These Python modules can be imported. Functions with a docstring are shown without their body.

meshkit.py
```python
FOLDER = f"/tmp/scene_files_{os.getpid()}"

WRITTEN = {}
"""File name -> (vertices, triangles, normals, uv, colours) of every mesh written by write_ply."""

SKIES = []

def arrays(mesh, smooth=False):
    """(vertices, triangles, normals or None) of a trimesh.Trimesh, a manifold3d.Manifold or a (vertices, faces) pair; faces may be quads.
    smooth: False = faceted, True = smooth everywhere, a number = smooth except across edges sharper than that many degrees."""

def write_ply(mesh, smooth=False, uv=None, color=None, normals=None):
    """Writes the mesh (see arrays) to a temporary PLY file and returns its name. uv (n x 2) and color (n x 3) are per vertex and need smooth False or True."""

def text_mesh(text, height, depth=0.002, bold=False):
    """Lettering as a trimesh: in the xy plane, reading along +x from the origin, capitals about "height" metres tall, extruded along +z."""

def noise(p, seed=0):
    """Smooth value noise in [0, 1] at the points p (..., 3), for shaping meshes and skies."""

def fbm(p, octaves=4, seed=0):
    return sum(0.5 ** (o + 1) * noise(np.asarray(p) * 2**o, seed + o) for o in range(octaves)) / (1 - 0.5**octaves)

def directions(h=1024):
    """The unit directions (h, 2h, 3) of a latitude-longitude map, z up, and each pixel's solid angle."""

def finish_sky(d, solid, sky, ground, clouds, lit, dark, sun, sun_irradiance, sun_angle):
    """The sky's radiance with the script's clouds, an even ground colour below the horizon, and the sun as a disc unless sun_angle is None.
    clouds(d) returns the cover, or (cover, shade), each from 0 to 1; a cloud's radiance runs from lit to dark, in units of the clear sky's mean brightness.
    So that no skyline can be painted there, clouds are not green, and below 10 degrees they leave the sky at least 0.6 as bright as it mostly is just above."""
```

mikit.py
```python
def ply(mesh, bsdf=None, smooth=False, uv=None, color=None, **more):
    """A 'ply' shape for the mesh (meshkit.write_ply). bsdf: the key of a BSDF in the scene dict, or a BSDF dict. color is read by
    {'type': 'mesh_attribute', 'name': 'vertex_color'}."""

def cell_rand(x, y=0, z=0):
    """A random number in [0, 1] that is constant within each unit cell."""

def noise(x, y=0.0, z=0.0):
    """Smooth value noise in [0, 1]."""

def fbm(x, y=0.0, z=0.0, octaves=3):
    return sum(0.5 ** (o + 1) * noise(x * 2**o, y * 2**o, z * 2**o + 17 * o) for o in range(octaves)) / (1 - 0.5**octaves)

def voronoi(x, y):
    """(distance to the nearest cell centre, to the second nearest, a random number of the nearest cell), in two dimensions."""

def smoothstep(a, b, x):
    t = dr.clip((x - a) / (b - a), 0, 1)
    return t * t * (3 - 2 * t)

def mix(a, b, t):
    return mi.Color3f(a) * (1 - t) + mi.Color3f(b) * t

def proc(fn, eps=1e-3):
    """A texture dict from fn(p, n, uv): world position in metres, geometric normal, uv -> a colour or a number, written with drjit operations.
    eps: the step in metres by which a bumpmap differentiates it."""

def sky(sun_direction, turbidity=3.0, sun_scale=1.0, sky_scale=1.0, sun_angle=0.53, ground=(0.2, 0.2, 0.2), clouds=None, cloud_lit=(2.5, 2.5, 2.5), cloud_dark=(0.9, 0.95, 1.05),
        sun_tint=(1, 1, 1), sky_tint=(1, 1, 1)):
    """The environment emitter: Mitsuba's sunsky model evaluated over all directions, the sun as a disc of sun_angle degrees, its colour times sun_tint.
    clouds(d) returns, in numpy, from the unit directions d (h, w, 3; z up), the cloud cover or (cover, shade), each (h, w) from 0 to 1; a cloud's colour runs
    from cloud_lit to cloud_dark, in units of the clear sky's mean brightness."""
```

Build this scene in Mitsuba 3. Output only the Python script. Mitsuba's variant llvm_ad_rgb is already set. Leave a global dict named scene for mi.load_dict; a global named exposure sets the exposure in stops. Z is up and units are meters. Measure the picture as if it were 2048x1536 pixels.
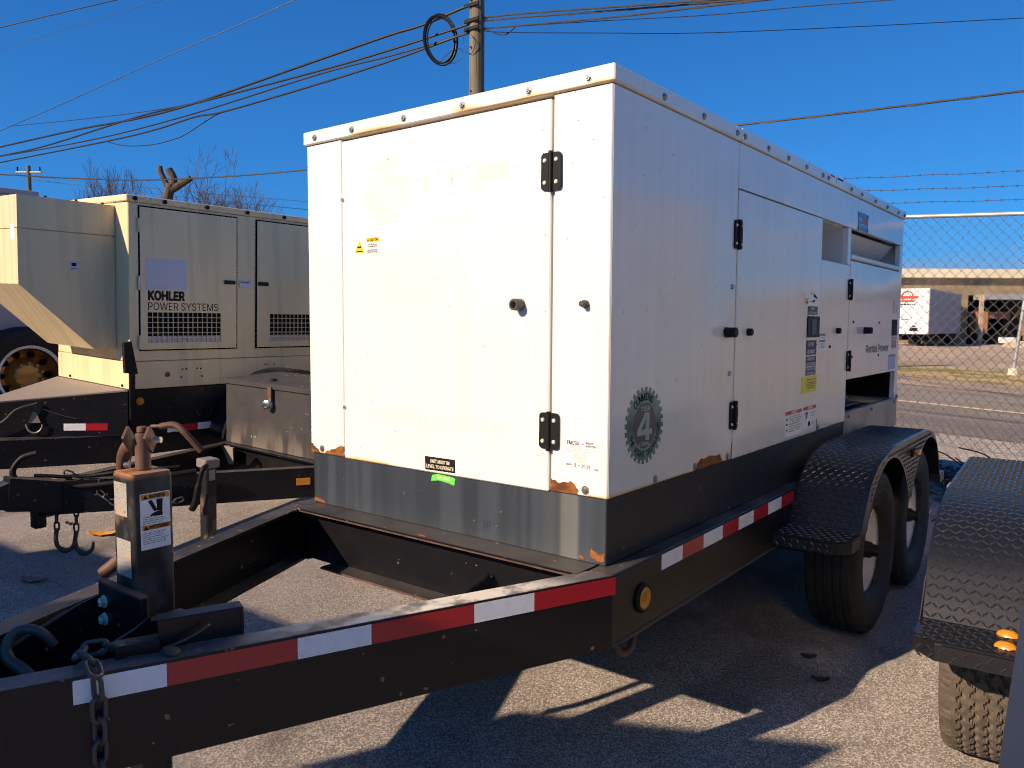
import math, random
import numpy as np
import trimesh
import manifold3d as m3
from shapely.geometry import Polygon, Point, box as sbox
from shapely.ops import unary_union
import drjit as dr
import mitsuba as mi
import mikit, meshkit
from mikit import noise, fbm, voronoi, cell_rand, smoothstep, mix

random.seed(7)
rng = np.random.default_rng(7)
T = mi.ScalarTransform4f
PI = math.pi

# ------------------------------------------------------------------ camera, sky, exposure
CAM = np.array([1.189, -1.990, 1.450])
RIGHT = np.array([0.7890, 0.6143, 0.0051])
FWD = np.array([-0.6122, 0.7870, -0.0763])
RIGHT /= np.linalg.norm(RIGHT); FWD /= np.linalg.norm(FWD)
DOWN = np.cross(FWD, RIGHT); DOWN /= np.linalg.norm(DOWN); RIGHT = np.cross(DOWN, FWD)
M = np.eye(4)
M[:3, 0], M[:3, 1], M[:3, 2], M[:3, 3] = -RIGHT, -DOWN, FWD, CAM
FOV = 2 * math.degrees(math.atan(1024 / 1580.4))
scene = {'type': 'scene'}
scene['camera'] = {'type': 'perspective', 'fov': FOV, 'fov_axis': 'x', 'near_clip': 0.05, 'far_clip': 900.0, 'to_world': T(M.tolist())}
SUN = (-0.275, -1.0, 0.568)


def low_clouds(d):
    """Thin haze-coloured cloud bank close to the horizon."""
    q = np.stack([np.arctan2(d[..., 1], d[..., 0]) * 9, np.arcsin(np.clip(d[..., 2], -1, 1)) * 60, d[..., 2] * 0], -1)
    n = meshkit.fbm(q, 4, 3)
    el = np.degrees(np.arcsin(np.clip(d[..., 2], -1, 1)))
    return np.clip((n - 0.42) * 3.0, 0, 1) * np.clip(1 - np.abs(el - 2.6) / 2.4, 0, 1) * 0.75


scene['sky'] = mikit.sky(SUN, turbidity=2.6, sun_scale=1.0, sky_scale=0.60, sun_tint=(1.04, 0.99, 1.04), sky_tint=(0.20, 0.74, 1.44),
                         ground=(0.16, 0.145, 0.125), clouds=low_clouds, cloud_lit=(1.5, 1.5, 1.75), cloud_dark=(0.8, 0.85, 1.0))
exposure = 2.35
labels = {}


# ------------------------------------------------------------------ materials
def rgb(c):
    return {'type': 'rgb', 'value': list(map(float, c))}


def pri(c, rough=0.5, metal=0.0, spec=0.5, cc=0.0):
    base = c if isinstance(c, dict) else rgb(c)
    return {'type': 'twosided', 'b': {'type': 'principled', 'base_color': base, 'roughness': rough if isinstance(rough, dict) else float(rough), 'metallic': float(metal), 'specular': float(spec), 'clearcoat': float(cc), 'clearcoat_gloss': 0.9}}


def bump(b, fn, scale, eps):
    return {'type': 'twosided', 'b': {'type': 'bumpmap', 'arbitrary': mikit.proc(fn, eps), 'scale': float(scale), 'b': b['b']}}


def gloss(c, alpha):
    base = c if isinstance(c, dict) else rgb(c)
    return {'type': 'twosided', 'b': {'type': 'roughplastic', 'diffuse_reflectance': base, 'alpha': float(alpha), 'nonlinear': False}}


def c_white(p, n, uv):
    front = smoothstep(-0.5, -0.9, n.y)
    dirt = 0.05 * fbm(p.x * 5 + p.y * 5, p.z * 2.2, p.y, 3) + 0.05 * noise(p.x * 46 + p.y * 46, p.z * 1.6) + 0.05 * smoothstep(0.5, 0.85, fbm(p.x * 2.3 + p.y * 2.3, p.z * 3.1, 4.0, 4))
    v = mi.Color3f(0.80, 0.785, 0.74) * (1 - dirt)
    # removed decals: a faded oval, two lines of lettering and a scratched number on the front door
    o = 1 - smoothstep(0.82, 1.05, dr.sqrt(dr.square((p.x + 0.93) / 0.118) + dr.square((p.z - 1.918) / 0.132)))
    st = noise(p.x * 14, p.z * 130, 3.0)
    g = o * (0.35 + 0.65 * smoothstep(0.35, 0.7, st))
    t1 = smoothstep(-0.765, -0.745, p.x) * (1 - smoothstep(-0.39, -0.36, p.x)) * smoothstep(1.862, 1.878, p.z + 0.02 * p.x) * (1 - smoothstep(1.955, 1.972, p.z))
    g = dr.maximum(g, t1 * smoothstep(0.42, 0.62, fbm(p.x * 34, p.z * 16, 5.0, 2)))
    t2 = smoothstep(-0.77, -0.75, p.x) * (1 - smoothstep(-0.52, -0.49, p.x)) * smoothstep(1.772, 1.778, p.z) * (1 - smoothstep(1.80, 1.812, p.z))
    g = dr.maximum(g, 0.6 * t2 * smoothstep(0.3, 0.6, noise(p.x * 60, p.z * 20)))
    v = mix(v, mi.Color3f(0.55, 0.50, 0.47), front * g * 0.50)
    # small chips
    f, s, r = voronoi((p.x + p.y) * 9.0, p.z * 9.0)
    chip = (1 - smoothstep(0.018, 0.03, f)) * dr.select(r > 0.72, 1.0, 0.0)
    v = mix(v, mi.Color3f(0.22, 0.13, 0.07), chip * 0.8)
    # rust bleeding from the bottom edges of the panels
    e = 1 - smoothstep(0.932, 0.932 + 0.012 * (0.3 + noise(p.x * 11 + p.y * 7, 2.0)), p.z)
    v = mix(v, mi.Color3f(0.62, 0.36, 0.08), e * 0.85 * smoothstep(0.3, 0.55, noise(p.x * 6 + p.y * 3, 7.0)))
    return v


def c_roof(p, n, uv):
    v = mi.Color3f(0.80, 0.785, 0.73) * (1 - 0.05 * fbm(p.x * 6 + p.y * 6, p.z * 9, 0, 3))
    h = 0.006 + 0.026 * smoothstep(0.45, 0.8, fbm(p.x * 5.0, 3.0, p.y, 3))
    e = (1 - smoothstep(2.138, 2.138 + h, p.z)) * smoothstep(0.35, 0.55, fbm(p.x * 4.2, 9.0, p.y * 2.0, 2))
    front = smoothstep(-0.5, -0.9, n.y)
    v = mix(v, mi.Color3f(0.72, 0.40, 0.07), e * (0.25 + 0.65 * front))
    core = (1 - smoothstep(2.1375, 2.1375 + 0.3 * h, p.z)) * smoothstep(0.48, 0.62, fbm(p.x * 4.2, 9.0, p.y * 2.0, 2))
    return mix(v, mi.Color3f(0.22, 0.08, 0.02), core * front)


def h_panel(p, n, uv):
    return fbm(p.x * 1.9 + 3, p.y * 1.7, p.z * 2.1, 2)


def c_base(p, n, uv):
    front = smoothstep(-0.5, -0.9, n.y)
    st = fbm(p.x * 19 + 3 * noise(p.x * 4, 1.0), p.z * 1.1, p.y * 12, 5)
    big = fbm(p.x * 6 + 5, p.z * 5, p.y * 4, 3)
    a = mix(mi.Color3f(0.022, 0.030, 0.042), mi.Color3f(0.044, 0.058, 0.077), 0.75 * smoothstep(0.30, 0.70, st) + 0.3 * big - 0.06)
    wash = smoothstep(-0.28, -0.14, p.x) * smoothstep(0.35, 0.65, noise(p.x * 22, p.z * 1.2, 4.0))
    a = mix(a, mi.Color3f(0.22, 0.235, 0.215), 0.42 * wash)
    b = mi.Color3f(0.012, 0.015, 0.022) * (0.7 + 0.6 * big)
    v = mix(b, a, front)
    chip = smoothstep(0.77, 0.80, fbm(p.x * 42, p.z * 42, p.y * 42, 3))
    return mix(v, mi.Color3f(0.26, 0.16, 0.10), chip * 0.5)


def c_black(p, n, uv):
    up = smoothstep(0.6, 0.95, n.z)
    d = fbm(p.x * 9, p.y * 9, p.z * 14, 3)
    v = mix(mi.Color3f(0.003, 0.0035, 0.006), mi.Color3f(0.009, 0.009, 0.0115), d)
    dust = up * (0.35 + 0.65 * smoothstep(0.3, 0.7, fbm(p.x * 5, p.y * 5, 1.0, 3)))
    v = mix(v, mi.Color3f(0.075, 0.072, 0.070), dust * 0.75)
    sc = smoothstep(0.785, 0.81, fbm(p.x * 46, p.y * 46, p.z * 40, 3))
    return mix(v, mi.Color3f(0.30, 0.18, 0.11), sc * 0.6)


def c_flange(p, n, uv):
    w = smoothstep(-1.05, -0.72, p.y) * (1 - smoothstep(-0.30, -0.12, p.y))  # sunlit stretch of the beam top painted lighter; noise below mottles it
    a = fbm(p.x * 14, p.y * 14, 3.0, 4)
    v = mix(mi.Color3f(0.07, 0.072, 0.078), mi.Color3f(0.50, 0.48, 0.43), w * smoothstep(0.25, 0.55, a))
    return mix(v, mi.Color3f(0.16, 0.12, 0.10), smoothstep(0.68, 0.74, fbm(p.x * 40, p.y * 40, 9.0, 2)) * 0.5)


def c_rust(p, n, uv):
    a = fbm(p.x * 60, p.y * 60, p.z * 60, 3)
    v = mix(mi.Color3f(0.11, 0.035, 0.012), mi.Color3f(0.34, 0.135, 0.035), a)
    return mix(v, mi.Color3f(0.07, 0.03, 0.02), smoothstep(0.6, 0.75, noise(p.x * 25, p.y * 25, p.z * 25)) * 0.7)


def c_rustpipe(p, n, uv):
    a = fbm(p.x * 40, p.y * 40, p.z * 25, 3)
    return mix(mi.Color3f(0.045, 0.025, 0.018), mi.Color3f(0.145, 0.075, 0.050), a)


def c_jack(p, n, uv):
    a = fbm(p.x * 22, p.y * 22, p.z * 9, 4)
    v = mix(mi.Color3f(0.010, 0.012, 0.015), mi.Color3f(0.070, 0.068, 0.064), smoothstep(0.38, 0.8, a))
    r = smoothstep(0.60, 0.72, fbm(p.x * 18 + 4, p.y * 18, p.z * 12, 3))
    v = mix(v, mi.Color3f(0.15, 0.085, 0.05), r * 0.8)
    e = smoothstep(1.072, 1.092, p.z)
    return mix(v, mi.Color3f(0.40, 0.20, 0.10), e * (0.4 + 0.6 * noise(p.x * 30, p.y * 30)))


def c_asphalt(p, n, uv):
    f, s, r = voronoi(p.x * 175, p.y * 175)
    big = fbm(p.x * 0.9, p.y * 0.9, 0, 4)
    med = fbm(p.x * 7, p.y * 7, 2, 3)
    g = 0.075 + 0.22 * r * r + 0.05 * smoothstep(0.0, 0.35, s - f)
    g2 = noise(p.x * 420, p.y * 420)
    v = mi.Color3f(1.62, 1.50, 1.40) * (g * (0.65 + 0.5 * big) * (0.75 + 0.5 * g2) * (0.85 + 0.3 * med))
    stain = smoothstep(0.62, 0.75, fbm(p.x * 1.7 + 9, p.y * 1.7, 5, 3))
    return v * (1 - 0.35 * stain)


def h_asphalt(p, n, uv):
    f, s, r = voronoi(p.x * 175, p.y * 175)
    return (1 - f) * (0.4 + 0.6 * r)


def c_farlot(p, n, uv):
    a = fbm(p.x * 0.6, p.y * 0.6, 0, 5)
    return mi.Color3f(0.21, 0.17, 0.135) * (0.6 + 0.8 * a) * (0.85 + 0.3 * noise(p.x * 30, p.y * 30))


def c_road(p, n, uv):
    a = fbm(p.x * 0.8, p.y * 2.6, 0, 4)
    return mi.Color3f(0.145, 0.130, 0.118) * (0.7 + 0.6 * a) * (0.8 + 0.4 * noise(p.x * 45, p.y * 45))


def c_verge(p, n, uv):
    a = fbm(p.x * 1.4, p.y * 1.4, 0, 4)
    v = mix(mi.Color3f(0.24, 0.175, 0.10), mi.Color3f(0.115, 0.115, 0.045), smoothstep(0.42, 0.6, a))
    return v * (0.6 + 0.8 * noise(p.x * 22, p.y * 22))


def c_wood(p, n, uv):
    a = fbm(p.x * 26, p.y * 26, p.z * 0.8, 4)
    v = mix(mi.Color3f(0.085, 0.078, 0.055), mi.Color3f(0.215, 0.195, 0.150), a)
    crack = smoothstep(0.60, 0.68, fbm(p.x * 40 + 7, p.y * 40, p.z * 0.5, 2))
    return v * (1 - 0.6 * crack)


def c_beige(p, n, uv):
    a = fbm(p.x * 4 + p.y * 4, p.z * 2.5, 1, 3)
    v = mi.Color3f(0.66, 0.55, 0.335) * (0.92 + 0.14 * a)
    st = smoothstep(0.55, 0.8, noise(p.x * 24 + p.y * 24, p.z * 0.9, 2)) * 0.10
    return v * (1 - st)


def c_beige_dirty(p, n, uv):
    a = fbm(p.x * 38, p.y * 2.0, p.z * 2.0, 4)
    v = mi.Color3f(0.56, 0.46, 0.30) * (0.75 + 0.3 * a)
    return mix(v, mi.Color3f(0.14, 0.11, 0.085), smoothstep(0.50, 0.75, fbm(p.x * 30, p.y * 1.2 + 4, p.z, 3)) * 0.6)


def c_toolbox(p, n, uv):
    a = fbm(p.x * 9, p.y * 9, p.z * 9, 4)
    v = mix(mi.Color3f(0.026, 0.026, 0.029), mi.Color3f(0.052, 0.049, 0.049), a)
    low = (1 - smoothstep(0.58, 0.80, p.z)) * smoothstep(0.35, 0.7, fbm(p.x * 20, p.z * 5, 2, 3))
    v = mix(v, mi.Color3f(0.20, 0.17, 0.14), low * 0.55)
    sp = smoothstep(0.80, 0.83, fbm(p.x * 45, p.y * 45, p.z * 30, 2))
    return mix(v, mi.Color3f(0.35, 0.30, 0.25), sp * 0.7)


def c_steel(p, n, uv):
    a = fbm(p.y * 7, p.z * 7, p.x * 7, 4)
    return mix(mi.Color3f(0.17, 0.15, 0.135), mi.Color3f(0.36, 0.32, 0.29), a)


def c_redtape(p, n, uv):
    a = noise((p.x + p.y) * 900, p.z * 900)
    line = smoothstep(0.35, 0.5, dr.abs(dr.sin(p.z * 560)))
    return mi.Color3f(0.42, 0.012, 0.022) * (0.75 + 0.3 * a) * (0.8 + 0.2 * line)


def c_whitetape(p, n, uv):
    line = smoothstep(0.25, 0.5, dr.abs(dr.sin(p.z * 560)))
    return mi.Color3f(0.74, 0.76, 0.80) * (0.90 + 0.10 * line) * (0.94 + 0.08 * noise(p.x * 60 + p.y * 60, p.z * 60))


def c_rubber(p, n, uv):
    a = fbm(p.x * 25, p.y * 25, p.z * 25, 3)
    return mix(mi.Color3f(0.008, 0.0075, 0.008), mi.Color3f(0.022, 0.020, 0.019), a)


def c_dustrubber(p, n, uv):
    a = fbm(p.x * 60, p.y * 60, p.z * 60, 3)
    return mix(mi.Color3f(0.052, 0.044, 0.037), mi.Color3f(0.135, 0.115, 0.095), a)


def c_brown(p, n, uv):
    a = fbm(p.x * 0.8, p.y * 0.8, p.z * 2.0, 4)
    return mi.Color3f(0.24, 0.185, 0.115) * (0.6 + 0.8 * a)


def c_bark(p, n, uv):
    a = fbm(p.x * 9, p.y * 9, p.z * 2.5, 3)
    return mix(mi.Color3f(0.05, 0.038, 0.030), mi.Color3f(0.15, 0.115, 0.09), a)


def c_label(p, n, uv):
    f, s, r = voronoi((p.x + p.y) * 160, p.z * 130)
    crackle = smoothstep(0.02, 0.12, s - f)
    a = fbm(p.x * 35, p.y * 30, p.z * 35, 3)
    v = mi.Color3f(0.34, 0.335, 0.32) * (0.35 + 0.65 * crackle) * (0.8 + 0.3 * a)
    return mix(v, mi.Color3f(0.40, 0.26, 0.14), smoothstep(0.64, 0.74, a))


def c_gear(p, n, uv):
    t = smoothstep(1.0, 1.26, p.z)
    return mix(mi.Color3f(0.07, 0.125, 0.112), mi.Color3f(0.15, 0.235, 0.20), 0.5 + 0.5 * dr.sin(t * 9.0)) * (0.85 + 0.3 * noise(p.y * 30, p.z * 30))


PR = mikit.proc
MAT = {
    'white_paint': bump(gloss(PR(c_white), 0.02), h_panel, 0.006, 0.01),
    'roof_paint': gloss(PR(c_roof), 0.10),
    'ghost_print': gloss((0.66, 0.64, 0.60), 0.03),
    'bounce_enclosure': gloss((0.66, 0.72, 0.75), 0.12),
    'plain_white': gloss((0.78, 0.77, 0.74), 0.08),
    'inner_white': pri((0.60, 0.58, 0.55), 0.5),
    'base_paint': pri(PR(c_base), 0.42),
    'black_paint': pri(PR(c_black), 0.36, 0, 0.3, 0.2),
    'plate_paint': pri((0.007, 0.008, 0.011), 0.27, 0, 0.5, 0.5),
    'lug_paint': pri((0.020, 0.021, 0.024), 0.16, 0.25, 1.0, 1.0),
    'dark_hole': pri((0.006, 0.006, 0.007), 0.8, 0, 0.1),
    'rust': pri(PR(c_rust), 0.85, 0, 0.2),
    'rust_pipe': pri(PR(c_rustpipe), 0.6),
    'jack_paint': pri(PR(c_jack), 0.42),
    'bolt_steel': pri((0.42, 0.41, 0.38), 0.35, 0.9),
    'rivet_cream': pri((0.62, 0.60, 0.50), 0.4, 0.2),
    'bright_steel': pri((0.75, 0.74, 0.70), 0.2, 1.0),
    'black_plastic': pri((0.012, 0.012, 0.013), 0.5, 0, 0.15),
    'knob_plastic': pri((0.050, 0.045, 0.048), 0.5),
    'rim_paint': pri((0.72, 0.70, 0.68), 0.4, 0.0),
    'rim_white': pri((0.80, 0.76, 0.70), 0.45),
    'brass': pri((0.42, 0.26, 0.09), 0.35, 0.7),
    'rubber': pri(PR(c_rubber), 0.62, 0, 0.35),
    'dusty_rubber': pri(PR(c_dustrubber), 0.85, 0, 0.2),
    'red_tape': pri(PR(c_redtape), 0.28, 0, 0.5, 0.6),
    'white_tape': pri(PR(c_whitetape), 0.3, 0, 0.5, 0.6),
    'red_lens': pri((0.50, 0.012, 0.02), 0.18, 0, 0.6, 1.0),
    'amber_lens': pri((0.50, 0.20, 0.012), 0.22, 0, 0.6, 1.0),
    'sticker_white': pri((0.74, 0.74, 0.73), 0.42),
    'sticker_yellow': pri((0.72, 0.50, 0.02), 0.4),
    'sticker_lemon': pri((0.66, 0.58, 0.03), 0.4),
    'sticker_orange': pri((0.58, 0.24, 0.03), 0.45),
    'sticker_black': pri((0.012, 0.012, 0.015), 0.6, 0, 0.12),
    'sticker_grey': pri((0.09, 0.087, 0.085), 0.6, 0, 0.15),
    'sticker_red': pri((0.50, 0.05, 0.035), 0.45),
    'sticker_pink': pri((0.50, 0.22, 0.19), 0.5),
    'sticker_teal': pri((0.05, 0.20, 0.27), 0.45),
    'sticker_blue': pri((0.04, 0.18, 0.34), 0.4),
    'sticker_haze': pri((0.46, 0.48, 0.56), 0.45),
    'green_tape': pri((0.12, 0.66, 0.08), 0.45),
    'print_black': pri((0.016, 0.016, 0.018), 0.7, 0, 0.1),
    'print_grey': pri((0.30, 0.29, 0.28), 0.6),
    'print_cream': pri((0.72, 0.68, 0.52), 0.5),
    'print_brown': pri((0.16, 0.12, 0.10), 0.6),
    'gear_green': pri(PR(c_gear), 0.3, 0, 0.5, 0.6),
    'gear_dark': pri((0.075, 0.070, 0.078), 0.35, 0, 0.5, 0.6),
    'gear_light': pri((0.30, 0.38, 0.33), 0.3),
    'worn_label': pri(PR(c_label), 0.6),
    'asphalt': bump(pri(PR(c_asphalt), 0.9, 0, 0.2), h_asphalt, 0.004, 0.0012),
    'far_lot': pri(PR(c_farlot), 0.95, 0, 0.1),
    'road': pri(PR(c_road), 0.9, 0, 0.2),
    'verge': pri(PR(c_verge), 1.0, 0, 0.1),
    'kerb': pri((0.40, 0.32, 0.22), 0.9),
    'wood': pri(PR(c_wood), 0.85, 0, 0.2),
    'cable': pri((0.012, 0.012, 0.014), 0.5),
    'cable_grey': pri((0.045, 0.043, 0.040), 0.45),
    'galvanised': pri((0.50, 0.50, 0.48), 0.42, 0.55),
    'wire_mesh': pri((0.13, 0.135, 0.14), 0.45, 0.4),
    'beige_paint': pri(PR(c_beige), 0.45),
    'beige_dirty': pri(PR(c_beige_dirty), 0.6),
    'toolbox_paint': pri(PR(c_toolbox), 0.5),
    'deck_dust': pri((0.20, 0.18, 0.165), 0.7),
    'bare_steel': pri(PR(c_steel), 0.42, 0.35),
    'chain_steel': pri((0.085, 0.078, 0.072), 0.5, 0.4),
    'concrete': pri((0.62, 0.56, 0.42), 0.85),
    'brown_wall': pri(PR(c_brown), 0.9),
    'brick': pri((0.33, 0.15, 0.085), 0.9),
    'bark': pri(PR(c_bark), 0.95, 0, 0.1),
    'grey_panel': pri((0.40, 0.37, 0.385), 0.45),
    'shade_grey': pri((0.34, 0.33, 0.35), 0.5),
    'leaf_orange': pri((0.55, 0.24, 0.02), 0.7),
    'leaf_dry': pri((0.17, 0.14, 0.12), 0.85),
    'litter': pri((0.045, 0.036, 0.030), 0.95),
    'tan_paint': pri((0.45, 0.36, 0.22), 0.5),
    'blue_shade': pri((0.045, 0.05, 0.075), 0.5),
    'sunlit_flange': pri(PR(c_flange), 0.45),
    'sill_paint': pri((0.030, 0.036, 0.055), 0.45),
}
scene.update({'mat_' + k: v for k, v in MAT.items()})

# ------------------------------------------------------------------ mesh helpers
cat = trimesh.util.concatenate


def V(*a):
    return np.array(a, float)


def hexa(x0, x1, y0, y1, z0, z1, b=0.0):
    """A box, its edges chamfered by b."""
    if b <= 0:
        m = trimesh.creation.box((x1 - x0, y1 - y0, z1 - z0))
        m.apply_translation(((x0 + x1) / 2, (y0 + y1) / 2, (z0 + z1) / 2))
        return m
    b = min(b, 0.45 * min(x1 - x0, y1 - y0, z1 - z0))
    pts = []
    for sx, xx in ((1, x0), (-1, x1)):
        for sy, yy in ((1, y0), (-1, y1)):
            for sz, zz in ((1, z0), (-1, z1)):
                pts += [(xx, yy + sy * b, zz + sz * b), (xx + sx * b, yy, zz + sz * b), (xx + sx * b, yy + sy * b, zz)]
    return trimesh.convex.convex_hull(np.array(pts))


def frame_of(d):
    d = np.asarray(d, float) / np.linalg.norm(d)
    a = V(0, 0, 1) if abs(d[2]) < 0.9 else V(1, 0, 0)
    u = np.cross(a, d); u /= np.linalg.norm(u)
    return u, np.cross(d, u), d


def rod(p0, p1, r, n=16, r1=None, chamfer=0.0):
    p0, p1 = np.asarray(p0, float), np.asarray(p1, float)
    u, v, d = frame_of(p1 - p0)
    L = np.linalg.norm(p1 - p0); r1 = r if r1 is None else r1
    st = [(0, r), (L, r1)] if not chamfer else [(0, r - chamfer), (chamfer, r), (L - chamfer, r1), (L, r1 - chamfer)]
    a = np.arange(n) * 2 * PI / n
    ring = np.outer(np.cos(a), u) + np.outer(np.sin(a), v)
    vs = [p0 + d * t + ring * rr for t, rr in st] + [p0[None], p1[None]]
    f = []
    for k in range(len(st) - 1):
        for i in range(n):
            j = (i + 1) % n
            f += [[k * n + i, k * n + j, (k + 1) * n + j], [k * n + i, (k + 1) * n + j, (k + 1) * n + i]]
    c0, c1, q = len(st) * n, len(st) * n + 1, (len(st) - 1) * n
    for i in range(n):
        j = (i + 1) % n
        f += [[c0, j, i], [c1, q + i, q + j]]
    return trimesh.Trimesh(np.vstack(vs), f, process=False)


def tube(pts, r, n=8, closed=False, caps=True):
    pts = np.asarray(pts, float)
    m = len(pts)
    rs = np.full(m, r, float) if np.isscalar(r) else np.asarray(r, float)
    tan = np.roll(pts, -1, 0) - np.roll(pts, 1, 0) if closed else np.gradient(pts, axis=0)
    tan /= np.linalg.norm(tan, axis=1, keepdims=True) + 1e-12
    u, v, _ = frame_of(tan[0])
    a = np.arange(n) * 2 * PI / n
    vs = []
    for i in range(m):
        u = u - tan[i] * (u @ tan[i]); u /= np.linalg.norm(u)
        v = np.cross(tan[i], u)
        vs.append(pts[i] + rs[i] * (np.outer(np.cos(a), u) + np.outer(np.sin(a), v)))
    vs = np.vstack(vs); f = []
    for k in range(m if closed else m - 1):
        k2 = (k + 1) % m
        for i in range(n):
            j = (i + 1) % n
            f += [[k * n + i, k * n + j, k2 * n + j], [k * n + i, k2 * n + j, k2 * n + i]]
    if not closed and caps:
        vs = np.vstack([vs, pts[:1], pts[-1:]])
        for i in range(n):
            j = (i + 1) % n
            f += [[m * n, j, i], [m * n + 1, (m - 1) * n + i, (m - 1) * n + j]]
    return trimesh.Trimesh(vs, f, process=False)


def smooth_path(pts, k=6):
    """Catmull-Rom through the points."""
    p = np.asarray(pts, float)
    q = np.vstack([2 * p[0] - p[1], p, 2 * p[-1] - p[-2]])
    out = []
    for i in range(1, len(q) - 2):
        for t in np.arange(k) / k:
            out.append(0.5 * (2 * q[i] + (q[i + 1] - q[i - 1]) * t + (2 * q[i - 1] - 5 * q[i] + 4 * q[i + 1] - q[i + 2]) * t * t + (3 * q[i] - q[i - 1] - 3 * q[i + 1] + q[i + 2]) * t ** 3))
    return np.array(out + [p[-1]])


def place(m, o, u, v, n=None):
    """Mesh in its own xyz laid along u, v and u x v at o."""
    u, v = np.asarray(u, float), np.asarray(v, float)
    w = np.cross(u, v) if n is None else np.asarray(n, float)
    A = np.eye(4); A[:3, 0], A[:3, 1], A[:3, 2], A[:3, 3] = u, v, w, o
    m = m.copy(); m.apply_transform(A)
    return m


def prism(poly, o, u, v, depth):
    """A shapely polygon (u, v coordinates) extruded along u x v from o."""
    p = poly if hasattr(poly, 'exterior') or hasattr(poly, 'geoms') else Polygon(poly)
    gs = getattr(p, 'geoms', [p])
    return place(cat([trimesh.creation.extrude_polygon(g, depth, engine='earcut') for g in gs]), o, u, v)


def lathe(profile, n=32):
    """Rows (r, h) turned about z."""
    p = np.asarray(profile, float); m = len(p)
    a = np.arange(n) * 2 * PI / n
    vs = np.stack([np.outer(p[:, 0], np.cos(a)), np.outer(p[:, 0], np.sin(a)), np.repeat(p[:, 1:2], n, 1)], -1).reshape(-1, 3)
    f = []
    for k in range(m - 1):
        for i in range(n):
            j = (i + 1) % n
            f += [[k * n + i, k * n + j, (k + 1) * n + j], [k * n + i, (k + 1) * n + j, (k + 1) * n + i]]
    return trimesh.Trimesh(vs, f, process=False)


def hull(pts):
    return trimesh.convex.convex_hull(np.asarray(pts, float))


def text(s, height, width=None, bold=False, depth=0.0008):
    m = meshkit.text_mesh(s, height, depth, bold)
    if width:
        w = m.bounds[1][0] - m.bounds[0][0]
        m.apply_translation((-m.bounds[0][0], 0, 0)); m.apply_scale((width / w, 1, 1))
    return m


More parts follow.
